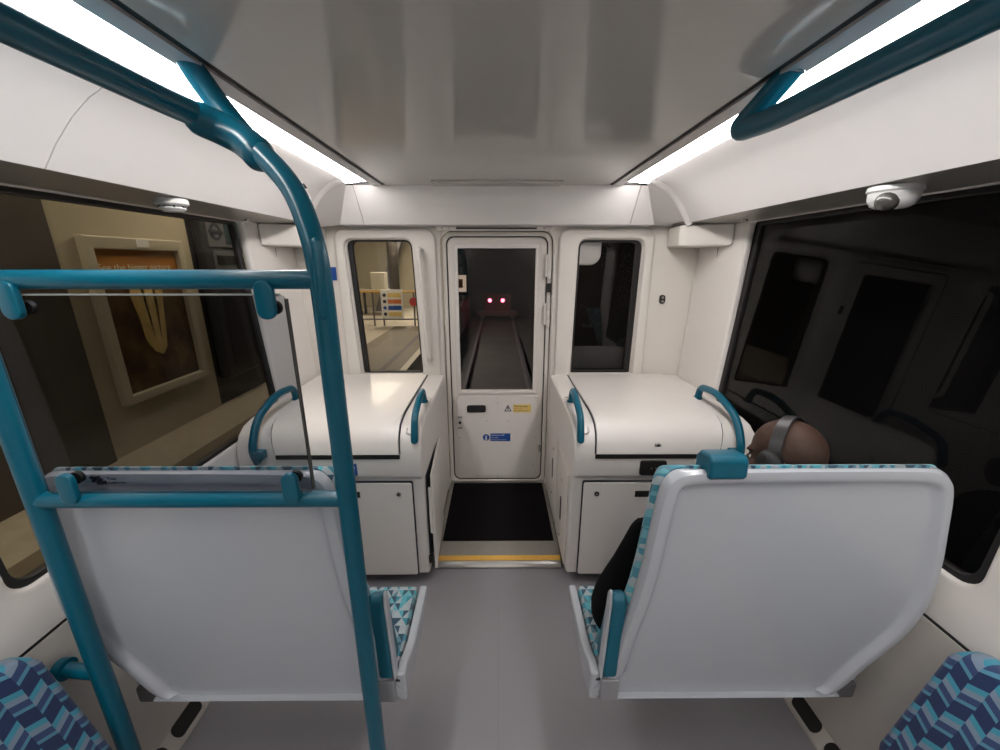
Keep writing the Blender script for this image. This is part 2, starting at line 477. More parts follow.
# ---------------- front wall
DX0, DX1, DZ0, DZ1 = -0.350, 0.345, 0.055, 1.784
def skewwin(tl, tr, br, bl, r=0.05, n=6):
    P = [bl, br, tr, tl]; R = [0.012, 0.012, r, r]; out = []
    for i in range(4):
        a, q, c = Vector(P[i-1]), Vector(P[i]), Vector(P[(i+1) % 4])
        d1 = (a - q).normalized(); d2 = (c - q).normalized()
        sp = q + d1 * R[i]; e = q + d2 * R[i]
        for k in range(n + 1):
            u = k / n; v = sp*(1-u)**2 + q*2*u*(1-u) + e*u*u; out.append((v.x, v.y))
    return out
WL = skewwin((-0.925, 1.73), (-0.525, 1.73), (-0.497, 0.885), (-0.893, 0.885))
WR = skewwin((0.500, 1.73), (0.893, 1.73), (0.885, 0.885), (0.488, 0.885))
door_hole = rr(DX0, 0.02, DX1, DZ1, [0.07, 0.07, 0.07, 0.07])
outer = [(-1.27, 0.0), (1.27, 0.0), (1.27, 1.83), (-1.27, 1.83)]
struct(put('wall_front', plate(outer, [WL, WR, door_hole], 0.06, 0.012, lambda a, b_, c: (a, YF + 0.03 + c, b_)), M_['bulk'], ang=50))
def shrink(loop, d):
    n = len(loop); out = []
    for i in range(n):
        a = Vector(loop[i-1]); c = Vector(loop[(i+1) % n]); q = Vector(loop[i])
        tt = (c - a).normalized(); nn = Vector((-tt.y, tt.x)); v = q + nn * d; out.append((v.x, v.y))
    return out
for loop, nm, side in ((WL, 'window_7', -1), (WR, 'window_8', 1)):
    def sh2(l, side=side):    # gasket: wide on the outer side only
        res = []
        for (x, z), (u, w) in zip(l, shrink(l, 0.010)):
            out_side = (x*side > 0.72)
            res.append((u - side*0.020 if out_side else u, w))
        return res
    w = struct(put(nm, plate(loop, [sh2(loop)], 0.03, 0.003, lambda a, b_, c: (a, YF + 0.035 + c, b_)), M_['dark'], ang=50))
    put('window_pane', plate(shrink(loop, 0.004), [], 0.006, 0, lambda a, b_, c: (a, YF + 0.052 + c, b_)), M_['win_f'], w)
# raised surround moulding framing each front window and running down to the cabinets
for s in (-1, 1):
    L_, R_ = (-0.985, -0.375) if s < 0 else (0.375, 0.955)
    hole = [(x + (0.0), z) for x, z in (WL if s < 0 else WR)]
    struct(put('trim_14', plate(rr(L_, 0.86, R_, 1.79, [0.02, 0.02, 0.06, 0.06]), [shrink(hole, -0.006)], 0.03, 0.012, lambda a, b_, c: (a, YF - 0.012 + c, b_)), M_['bulk'], ang=50))

# ---------------- door
d = struct(put('door_1', plate(rr(DX0 + 0.004, 0.024, DX1 - 0.004, DZ1 - 0.004, 0.066), [rr(DX0 + 0.030, 0.062, DX1 - 0.028, DZ1 - 0.030, 0.05)], 0.05, 0.006, lambda a, b_, c: (a, 2.60 + c, b_)), M_['bulk'], ang=50))
YD = 2.60
put('gasket', plate(rr(DX0 + 0.030, 0.062, DX1 - 0.028, DZ1 - 0.030, 0.05), [rr(DX0 + 0.036, 0.068, DX1 - 0.034, DZ1 - 0.036, 0.046)], 0.02, 0, lambda a, b_, c: (a, YD + 0.0 + c, b_)), M_['dark'], d)
put('leaf', plate(rr(DX0 + 0.037, 0.069, DX1 - 0.035, DZ1 - 0.037, 0.045), [rr(-0.252, 0.748, 0.242, 1.684, 0.004)], 0.04, 0.008, lambda a, b_, c: (a, YD + 0.006 + c, b_)), M_['bulk'], d, ang=50)
fr = put('window_frame', plate(rr(-0.272, 0.728, 0.262, 1.704, 0.01), [rr(-0.250, 0.750, 0.240, 1.682, 0.004)], 0.012, 0.003, lambda a, b_, c: (a, YD - 0.018 + c, b_)), M_['white'], d)
put('pane', bx((-0.256, YD + 0.01, 0.744), (0.246, YD + 0.016, 1.688)), M_['win_d'], d)
lp = put('lower_panel', plate(rr(-0.283, 0.085, 0.278, 0.712, [0.045, 0.045, 0.004, 0.004]), [], 0.006, 0.002, lambda a, b_, c: (a, YD - 0.018 + c, b_)), M_['white'], d)
for (x, z) in ((-0.27, .70), (0, .70), (.265, .70), (0, .66), (-.27, .40), (.265, .40), (-.26, .18), (.255, .18), (-.15, .10), (0, .10), (.15, .10), (-.075, .53), (.075, .53)):
    b = B(); cyl(b, (x, YD - 0.022, z), (0, 1, 0), 0.004, 0.003, 10); put('screw', b, M_['metal'], lp)
h = put('door_handle', plate(rr(-0.214, 0.593, -0.082, 0.645, 0.014), [], 0.012, 0.003, lambda a, b_, c: (a, YD - 0.024 + c, b_)), M_['black'], d); h['label'] = 'black recessed door handle'
b = B(); cyl(b, (-0.265, YD - 0.024, 0.515), (0, 1, 0), 0.010, 0.006, 16); put('lock', b, M_['black'], d)
for z in (0.555, 0.475):
    put('lock_plate', bx((-0.280, YD - 0.024, z - 0.006), (-0.248, YD - 0.020, z + 0.006)), M_['metal'], d)
F = lambda x, z, y=YD - 0.0245: (lambda a, b_, c: (x + a, y - c, z + b_))
q = put('warning_label', bx((0.108, YD - 0.024, 0.592), (0.232, YD - 0.0205, 0.650)), M_['lab_y'], d); q['label'] = 'yellow warning label'
put('lettering', text_mesh('Mind the step', 0.017, F(0.113, 0.632)), M_['ink'], q)
put('lettering', text_mesh('door lock', 0.014, F(0.113, 0.618)), M_['orange'], q)
put('lettering', text_mesh('Do not open when in use', 0.0095, F(0.113, 0.602)), M_['ink'], q)
b = B(); pr = [(0.045, 0.600), (0.097, 0.600), (0.071, 0.648)]
q = put('warning_triangle', plate(pr, [shrink(pr, 0.008)], 0.003, 0, lambda a, b_, c: (a, YD - 0.023 + c, b_)), M_['ink'], d)
put('exclamation_mark', bx((0.068, YD - 0.025, 0.612), (0.074, YD - 0.0215, 0.632)), M_['ink'], q)
q = put('notice_label', bx((-0.052, YD - 0.024, 0.373), (0.090, YD - 0.0205, 0.432)), M_['blue'], d); q['label'] = 'blue notice label'
put('lettering', text_mesh('Attention staff', 0.016, F(-0.047, 0.415)), M_['stickw'], q)
put('lettering', text_mesh('use handle', 0.012, F(-0.047, 0.398)), M_['stickw'], q)
put('lettering', text_mesh('and keep door locked', 0.012, F(-0.047, 0.381)), M_['stickw'], q)
b = B(); cyl(b, (-0.082, YD - 0.022, 0.402), (0, 1, 0), 0.024, 0.003, 24); q = put('notice_symbol', b, M_['blue'], d)
b = B(); cyl(b, (-0.082, YD - 0.025, 0.410), (0, 1, 0), 0.006, 0.002, 12); box(b, (-0.088, YD - 0.026, 0.385), (-0.076, YD - 0.024, 0.401)); put('figure', b, M_['stickw'], q)
for z0, z1 in ((1.50, 1.655), (1.20, 1.355)):
    b = B()
    for k in range(3):
        a = z0 + (z1 - z0) * k / 3; cyl(b, (0.325, YD - 0.045, a + (z1-z0)/6), (0, 0, 1), 0.013, (z1-z0)/3 - 0.004, 16)
    box(b, (0.300, YD - 0.045, z0 + 0.01), (0.325, YD - 0.03, z1 - 0.01))
    put('hinge', b, M_['handw'], d)
put('latch', bx((0.314, YD - 0.05, 1.415), (0.338, YD - 0.028, 1.47)), M_['black'], d)
put('latch', bx((0.290, YD - 0.045, 0.30), (0.305, YD - 0.02, 0.34)), M_['metal'], d)
# gear above the door
t = thing('door_rod_gear', 'thin dark horizontal locking rod under the header above the end door', 'door gear', (0, 2.52, 1.79))
put('rod', tb([(-0.245, 2.50, 1.793), (0.235, 2.50, 1.793)], 0.004, res=8), M_['ink'], t)
for x in (-0.33, -0.29, 0.28, 0.32):
    b = B(); cyl(b, (x, 2.506, 1.793), (0, 1, 0), 0.008, 0.008, 12); put('knob', b, M_['metal'], t)
put('backing_rail', bx((-0.36, 2.506, 1.780), (0.35, 2.525, 1.805)), M_['bulk'], t)

# ---------------- passage step and mat
t = thing('entry_ramp', 'grey ramp with yellow nosing strip before the end door', 'ramp', (0, 1.85, 0))
b = B(); prism_x(b, [(1.80, 0.0), (1.80, 0.040), (1.93, 0.050), (2.63, 0.050), (2.63, 0.0)], -0.343, 0.343); put('ramp_plate', b, M_['rampm'], t)
b = B(); prism_x(b, [(1.776, 0.0), (1.770, 0.010), (1.776, 0.022), (1.792, 0.034), (1.80, 0.036), (1.80, 0.0)], -0.343, 0.343); put('metal_edge', b, M_['metal'], t)
b = B(); prism_x(b, [(1.793, 0.030), (1.793, 0.0385), (1.822, 0.0445), (1.822, 0.03)], -0.343, 0.343); q = put('nosing_strip', b, M_['yellow'], t); q['label'] = 'yellow nosing strip'
put('end_cap', bx((-0.343, 2.545, 0.05), (0.343, 2.58, 0.058)), M_['metal'], t)
tag(put('floor_mat', bx((-0.318, 1.932, 0.050), (0.322, 2.543, 0.056)), M_['matb']), 'black rubber mat on the floor before the end door', 'mat')

# ---------------- cabinets either side of the passage
def cabinet(s, nm):
    t = thing('equipment_cabinet', 'white %s-hand equipment cabinet under the front window, %s' % (nm, 'with blue sticker and side flap ajar' if s < 0 else 'with black socket plate'), 'cabinet', (s*0.77, 1.7, 0))
    xi, xo = 0.350, 1.193
    X = lambda a, b_: (min(s*a, s*b_), max(s*a, s*b_))
    body = [(1.72, 0.045), (1.675, 0.06), (1.665, 0.62), (1.64, 0.635), (1.632, 0.70), (1.636, 0.757), (1.648, 0.80), (1.672, 0.838), (1.715, 0.866), (1.78, 0.878), (1.86, 0.880), (2.53, 0.880), (2.53, 0.045)]
    x = X(xi, xo); b = B(); prism_x(b, body, *x)
    put('body', b, M_['white'], t, bevel=0.014)
    # lid: a skin over the top and front
    def yz(off):
        path = [(2.50, 0.880), (1.86, 0.880), (1.78, 0.878), (1.715, 0.866), (1.672, 0.838), (1.648, 0.80), (1.636, 0.757)]
        P = [Vector((p[0], p[1])) for p in path]; out = []
        for i, p in enumerate(P):
            a = P[max(i-1,0)]; c = P[min(i+1,len(P)-1)]; d_ = (c-a).normalized(); nrm = Vector((d_.y, -d_.x))
            out.append(p + nrm*off)
        return out
    top = yz(0.012)
    if top[0].y < 0.88: top = yz(-0.012); low = yz(0.004)
    else: low = yz(-0.004)
    def xr(f): return (0.462 - 0.015*f, 1.085 - 0.075*f)
    rings = []
    N_ = len(top)
    for i in range(N_):
        f = i / (N_ - 1); a, c = xr(f)
        rings.append([(s*a, low[i].x, low[i].y), (s*(a+0.003), top[i].x, top[i].y), (s*(c-0.003), top[i].x, top[i].y), (s*c, low[i].x, low[i].y)])
    b = B(); loft(b, rings); lid = put('lid', b, M_['white'], t, ang=30)
    for e in range(2):
        mid = [(top[i]*0.45 + low[i]*0.55) for i in range(N_)]
        pts = [(s*(xr(i/(N_-1))[e] + (-0.0015 if e == 0 else 0.0015)), mid[i].x, mid[i].y) for i in range(N_)]
        put('lid_gap', tb(pts, 0.0028, res=6), M_['ink'], t)
    g = X(0.447, 1.01); put('lid_gap', bx((g[0], 1.628, 0.735), (g[1], 1.66, 0.7535)), M_['dark'], t)
    b = B(); cyl(b, (s*0.728, 1.638, 0.797), (0, 1, 0.35), 0.015, 0.012, 20); lk = put('lid_lock', b, M_['metal'], lid)
    b = B(); cyl(b, (s*0.728, 1.631, 0.7995), (0, 1, 0.35), 0.007, 0.004, 14); put('key_hole', b, M_['black'], lk)
    # lower door
    dx = X(0.408, 1.08)
    gap = put('door_gap', plate(rr(dx[0]-0.006, 0.058, dx[1]+0.006, 0.604, 0.012), [rr(dx[0]+0.004, 0.066, dx[1]-0.004, 0.592, 0.008)], 0.006, 0, lambda a, b_, c: (a, 1.667 + c - 0.012*(b_-0.3)/0.3*0.4, b_)), M_['ink'], t)
    dr = put('door', plate(rr(dx[0], 0.064, dx[1], 0.596, 0.01), [], 0.02, 0.004, lambda a, b_, c: (a, 1.668 + c - 0.005*(b_-0.3)/0.3, b_)), M_['white'], t, ang=50)
    b = B(); cyl(b, (s*0.472, 1.655, 0.537), (0, 1, 0), 0.012, 0.008, 20); lk = put('lock', b, M_['metal'] if s < 0 else M_['black'], dr)
    b = B(); cyl(b, (s*0.472, 1.650, 0.537), (0, 1, 0), 0.005, 0.004, 12); put('key_hole', b, M_['black'] if s < 0 else M_['metal'], lk)
    hx = X(0.655, 0.74); put('pull_slot', bx((hx[0], 1.652, 0.520), (hx[1], 1.662, 0.552)), M_['black'], dr)
    if s > 0:
        so = put('socket_plate', plate(rr(0.655, 0.650, 0.777, 0.724, 0.012), [], 0.012, 0.003, frontal(1.630)), M_['black'], t); so['label'] = 'black double socket plate'
        for xx in (0.707, 0.727):
            b = B(); cyl(b, (xx, 1.6225, 0.688), (0, 1, 0), 0.004, 0.002, 10); put('socket_light', b, M_['metal'], so)
    else:
        st = put('sticker', bx((-0.72, 1.628, 0.652), (-0.648, 1.634, 0.712)), M_['blue'], t); st['label'] = 'blue instruction sticker'
        put('lettering', text_mesh('Notice', 0.016, lambda a, b_, c: (-0.70 + a, 1.627 - c, 0.69 + b_)), M_['stickw'], st)
        put('lettering', text_mesh('Staff use', 0.011, lambda a, b_, c: (-0.70 + a, 1.627 - c, 0.67 + b_)), M_['stickw'], st)
        b = B(); cyl(b, (-0.742, 1.631, 0.684), (0, 1, 0), 0.016, 0.004, 20); put('sticker_symbol', b, M_['blue'], t)
    # inner shoulder recess plate under the small grab handle
    rx = X(0.362, 0.425)
    put('handle_recess', plate(rr(rx[0], 1.665, rx[1], 2.06, 0.02), [rr(rx[0]+0.008, 1.675, rx[1]-0.008, 2.05, 0.014)], 0.008, 0.003, lambda a, b_, c: (a, b_, (0.884 + c) if b_ > 1.74 else 0.884 + c - (1.74 - b_)*0.55)), M_['white'], t)
    # passage side: panels, slots and screws
    px = s*0.3495
    if s > 0:
        for (y0, y1, z0, z1) in ((1.72, 2.04, 0.07, 0.60), (2.07, 2.50, 0.07, 0.62)):
            put('side_panel', plate(rr(y0, z0, y1, z1, 0.012), [], 0.008, 0.003, lambda a, b_, c: (px - c - 0.003, a, b_)), M_['bulk'], t, ang=50)
        for (y0, z0, z1) in ((2.20, 0.30, 0.43), (1.86, 0.24, 0.38)):
            q = put('side_slot', plate(rr(y0, z0, y0 + 0.022, z1, 0.009), [], 0.004, 0.001, lambda a, b_, c: (px - c - 0.0085, a, b_)), M_['black'], t)
        for (y0, z0) in ((2.20, 0.50), (2.20, 0.2), (1.87, 0.48), (1.87, 0.14)):
            b = B(); cyl(b, (px - 0.009, y0, z0), (1, 0, 0), 0.006, 0.006, 10); put('side_screw', b, M_['metal'], t)
    else:
        # open bay and the flap standing ajar
        put('side_bay', plate(rr(1.70, 0.09, 2.08, 0.61, 0.01), [], 0.004, 0.0, lambda a, b_, c: (-0.3485 + c, a, b_)), M_['ink'], t)
        fl = put('side_flap', plate(rr(0.0, 0.075, 0.42, 0.62, 0.012), [], 0.014, 0.004, lambda a, b_, c: (-0.319 - 0.022*a/0.42 + c, 1.69 + a, b_)), M_['white'], t, ang=50)
        put('flap_handle', plate(rr(0.0, 0.30, 0.030, 0.56, 0.012), [], 0.012, 0.004, lambda a, b_, c: (-0.335 + a*0.5, 1.680 + c, b_)), M_['white'], fl)
        put('flap_latch', bx((-0.350, 1.672, 0.13), (-0.328, 1.686, 0.165)), M_['black'], fl)
    return t
cabinet(1, 'right'); cabinet(-1, 'left')

# side blocks that fill between cabinets and side wall under the window (ledge)
for s in (-1, 1):
    b = B(); x = sorted((s*1.195, s*1.235)); box(b, (x[0], 1.665, 0.0), (x[1], 2.53, 0.79)); struct(put('trim_15', b, M_['white'], bevel=0.01))

# grab handles on the cabinets
for s, nm in ((1, 'right'), (-1, 'left')):
    t = thing('handrail', 'small teal grab handle on the %s cabinet corner beside the passage' % nm, 'grab handle', (s*0.385, 1.75, 0.88), 'cabinet grab handles')
    pts = round_path([(s*0.393, 1.99, 0.893), (s*0.393, 1.965, 0.955), (s*0.385, 1.86, 0.965), (s*0.380, 1.68, 0.92), (s*0.378, 1.645, 0.82)], 0.06)
    put('grip', tb(pts, 0.0165, res=16, cap_round=True), M_['teal'], t)
    b = B(); cyl(b, (s*0.393, 1.99, 0.887), (0, 0, 1), 0.022, 0.008, 20); put('mount', b, M_['teal'], t)
    t = thing('grab_rail', 'curved teal grab rail on the outer edge of the %s cabinet by the window' % nm, 'grab rail', (s*1.10, 1.8, 0.88), 'cabinet grab rails')
    pts = round_path([(s*1.095, 2.04, 0.880), (s*1.095, 2.02, 0.955), (s*1.095, 1.86, 0.972), (s*1.095, 1.67, 0.912), (s*1.095, 1.605, 0.79), (s*1.095, 1.63, 0.72)], 0.09)
    put('grip', tb(pts, 0.0175, res=16), M_['teal'], t)
    put('foot_bracket', bx((min(s*1.05, s*1.10), 1.60, 0.745), (max(s*1.05, s*1.10), 1.64, 0.785)), M_['teal'], t, bevel=0.004)
    b = B(); cyl(b, (s*1.095, 2.04, 0.886), (0, 0, 1), 0.024, 0.008, 20); put('mount', b, M_['teal'], t)

# white vertical handle beside the door
t = thing('vertical_handrail', 'white vertical grab handle between the left front window and the door', 'grab handle', (-0.44, 2.49, 1.0))
pts = round_path([(-0.470, 2.50, 1.675), (-0.466, 2.445, 1.665), (-0.440, 2.44, 1.00), (-0.438, 2.50, 0.985)], 0.03)
put('grip', tb(pts, 0.0135, res=14), M_['handw'], t)
for p in ((-0.470, 2.508, 1.675), (-0.438, 2.508, 0.985)):
    b = B(); cyl(b, p, (0, 1, 0), 0.022, 0.014, 20); put('mount', b, M_['handw'], t)

# push button on the right front wall
t = thing('push_button', 'small black double push button on the wall right of the right front window', 'button', (1.045, 2.53, 1.37))
b = B(); loft(b, [[(1.045 + x, 2.545, 1.372 + z) for x, z in rr(-0.018, -0.028, 0.018, 0.028, 0.017)], [(1.045 + x, 2.530, 1.372 + z) for x, z in rr(-0.018, -0.028, 0.018, 0.028, 0.017)]])
put('button_plate', b, M_['black'], t)
for z in (1.360, 1.384):
    b = B(); cyl(b, (1.045, 2.528, z), (0, 1, 0), 0.008, 0.006, 14); put('button_cap', b, M_['metal'], t)

# corner boxes below the soffit
for s, nm in ((1, 'right'), (-1, 'left')):
    poly = [(1.035, 2.535), (1.02, 2.34), (1.05, 2.305), (1.17, 2.245), (1.215, 2.20), (1.237, 2.175), (1.237, 2.535)]
    b = B(); loft(b, [[(s*x_, y_, z_) for x_, y_ in poly] for z_ in (1.683, 1.797)])
    o = put('corner_box', b, M_['bulk'], bevel=0.012)
    tag(o, 'cream corner box below the ceiling beside the %s front window' % nm, 'cover box', 'corner cover boxes')

# white rounded plate at the top of the right front window
o = put('rounded_plate', plate(rr(0.47, 1.58, 0.655, 1.76, [0.01, 0.07, 0.01, 0.01]), [], 0.05, 0.012, lambda a, b_, c: (a, YF + 0.085 + c, b_)), M_['white'], ang=50)
tag(o, 'white rounded plate behind the top corner of the right front window', 'window fitting')

# sticker at the left front wall
o = put('sticker', bx((-1.035, 2.534, 1.49), (-1.0, 2.5395, 1.57)), M_['blue'])
tag(o, 'small blue sticker on the front wall behind the teal pole', 'sticker')

# cctv dome and detector
t = thing('cctv_camera', 'white dome security camera above the right side window', 'security camera', (1.16, 1.36, 1.80))
cx, cy, cz = 1.115, 1.20, 1.803
b = B()
prof = [(0.060, 0.0), (0.062, -0.012), (0.057, -0.017), (0.056, -0.034), (0.047, -0.050), (0.034, -0.057), (0.0005, -0.059)]
loft(b, [[(cx + r*math.cos(2*PI*k/32), cy + r*math.sin(2*PI*k/32), cz + z) for k in range(32)] for r, z in prof])
put('housing', b, M_['camw'], t)
b = B(); bmesh.ops.create_uvsphere(b, u_segments=20, v_segments=12, radius=0.028, matrix=Matrix.Translation((cx - 0.032, cy - 0.020, cz - 0.040))); put('lens_dome', b, M_['dome'], t)
t = thing('smoke_detector', 'white slotted smoke detector above the left side window', 'smoke detector', (-1.16, 1.37, 1.80))
cx, cy = -1.10, 1.45
b = B(); prof = [(0.046, 0.004), (0.048, -0.012), (0.040, -0.018)]
loft(b, [[(cx + r*math.cos(2*PI*k/28), cy + r*math.sin(2*PI*k/28), 1.80 + z) for k in range(28)] for r, z in prof]); put('base', b, M_['camw'], t)
b = B(); prof = [(0.036, -0.022), (0.038, -0.027), (0.028, -0.036), (0.0005, -0.038)]
loft(b, [[(cx + r*math.cos(2*PI*k/28), cy + r*math.sin(2*PI*k/28), 1.80 + z) for k in range(28)] for r, z in prof]); put('cap', b, M_['camw'], t)
for k in range(8):
    a = 2*PI*k/8; b = B(); tube(b, [(cx + 0.035*math.cos(a), cy + 0.035*math.sin(a), 1.784), (cx + 0.035*math.cos(a), cy + 0.035*math.sin(a), 1.776)], 0.004, res=8); put('rib', b, M_['ink'], t)
for (x, y, nm, w) in ((1.20, 1.00, 'right-hand window near the photo edge', 0), (1.19, 2.02, 'far end of the right-hand window', 1), (-1.19, 2.02, 'far end of the left-hand window', 2)):
    b = B(); cyl(b, (x, y, 1.794), (0, 0, 1), 0.012, 0.012, 16)
    tag(put('soffit_stud', b, M_['metal']), 'small metal stud in the soffit over the ' + nm, 'stud')
# small mark on the cove
o = put('cove_lettering', text_mesh('AA', 0.05, lambda a, b_, c: (-0.93 + a*0.86, 1.98, 1.893 + a*0.50 + b_*0.75), bold=0.002), M_['inkn'])
tag(o, 'small dark letters on the left cove panel behind the bent pole', 'lettering')

# ================================================================= teal rails
t = thing('ceiling_grab_rail', 'long teal overhead grab rail below the right light strip', 'grab rail', (0.61, 0.5, 1.91))
p = round_path([(0.632, 0.985, 2.0), (0.618, 1.035, 1.962), (0.602, 1.13, 1.915), (0.605, 0.98, 1.902), (0.61, 0.6, 1.898), (0.61, -0.8, 1.898)], 0.05, 8)
put('rail', tb(p, 0.0245, res=24), M_['teal'], t)
b = B(); tube(b, [(0.632, 0.985, 2.0), (0.631, 0.987, 1.993)], 0.026, res=20); put('flange', b, M_['teal'], t)
put('hanger', tb(round_path([(0.61, -0.75, 2.0), (0.61, -0.80, 1.905)], 0.03), 0.02, res=16), M_['teal'], t)

t = thing('pole_frame', 'teal tubular pole frame holding the glass screen behind the left seat', 'pole frame', (-0.7, 0.8, 0))
YP = 0.80; XI, XO = -0.347, -1.057; RP, RB = 0.0218, 0.0188
p = smooth_path([(-0.64, 0.20, 1.898), (-0.64, 0.50, 1.898), (-0.64, 0.82, 1.898), (-0.618, 0.94, 1.890), (-0.56, 0.965, 1.862), (-0.49, 0.925, 1.815), (-0.41, 0.865, 1.74), (-0.362, 0.815, 1.65), (XI, YP, 1.55), (XI, YP, 1.40)], 8)
p = [Vector((-0.64, -0.8, 1.898)), Vector((-0.64, 0.0, 1.898))] + p + [Vector((XI, YP, 0.9)), Vector((XI, YP, 0.0))]
put('main_pole', tb(p, [0.0245 if (q.x < -0.60) else (RP + 0.0027*min(1, max(0, (-0.36 - q.x)/0.24))) for q in p], res=24), M_['teal'], t)
put('outer_pole', tb([(XO, YP, 0.0), (XO, YP, 1.30), (XO, YP, 1.60)], RP, res=20, cap_round=True), M_['teal'], t)
put('top_bar', tb([(XO, YP, 1.567), (XI, YP, 1.567)], RB, res=20), M_['teal'], t)
put('lower_bar', tb([(XO, YP, 1.075), (XI, YP, 1.075)], RB, res=20), M_['teal'], t)
put('ceiling_hanger', tb(smooth_path([(-0.632, 0.955, 2.0), (-0.622, 0.975, 1.965), (-0.588, 0.992, 1.905), (-0.530, 0.975, 1.838)], 5), 0.024, res=16), M_['teal'], t)
put('flange', tb([(-0.632, 0.955, 2.0), (-0.632, 0.956, 1.993)], 0.027, res=20), M_['teal'], t)
cp = smooth_path([(-0.618, 0.945, 1.886), (-0.59, 0.963, 1.874), (-0.55, 0.962, 1.853), (-0.515, 0.943, 1.828), (-0.505, 0.936, 1.818)], 4)
put('clamp', tb(cp, 0.033, res=20, cap_round=True), M_['teal'], t)
put('weld_tongue', tb([(XI + 0.008, YP - 0.016, 1.635), (XI + 0.004, YP - 0.016, 1.50)], 0.011, res=12, cap_round=True), M_['teal'], t)
b = tb([(XO, YP, 0.548), (-1.115, YP, 0.556), (-1.150, YP, 0.562)], 0.018, res=18); put('wall_bracket', b, M_['teal'], t)
b = B(); cyl(b, (-1.152, YP, 0.562), (1, 0, 0), 0.027, 0.022, 24); put('wall_flange', b, M_['teal'], t)
for x in (XI, XO):
    b = B(); cyl(b, (x, YP, 0.006), (0, 0, 1), 0.045, 0.012, 24, r2=0.04); put('floor_flange', b, M_['teal'], t)
# clamps for the glass
def clampm(x, z, up, par):
    s = 1 if up else -1
    b = plate(rr(x - 0.018, min(z, z + s*0.075), x + 0.018, max(z, z + s*0.075), 0.0175), [], 0.014, 0.003, lambda a, b_, c: (a, YP - 0.017 + c, b_))
    c_ = put('glass_clamp', b, M_['teal'], par, ang=50)
    b = B(); cyl(b, (x + 0.003, YP + 0.005, z + s*0.054), (0, 1, 0), 0.0145, 0.010, 20); put('clamp_pad', b, M_['dark'], c_)
for x in (-0.945, -0.452): clampm(x, 1.566, False, t)
for x in (-0.958, -0.463): clampm(x, 1.076, True, t)
o = put('glass_screen', plate(rr(-1.02, 1.094, -0.420, 1.537, 0.012), [], 0.008, 0.001, lambda a, b_, c: (a, YP - 0.002 + c, b_)), [M_['screen']], ang=50)
tag(o, 'rectangular clear glass draught screen clamped in the teal pole frame', 'glass screen')
ed = put('glass_edge', tb([(-0.4195, YP - 0.002, 1.105), (-0.4195, YP - 0.002, 1.53)], 0.004, res=8), mat('glass_edge', (0.06, 0.06, 0.055), 0.2), o)
ed2 = put('glass_edge', tb([(-1.01, YP - 0.002, 1.538), (-0.43, YP - 0.002, 1.538)], 0.0022, res=8), mat('glass_edge_pale', (0.35, 0.38, 0.36), 0.2), o)

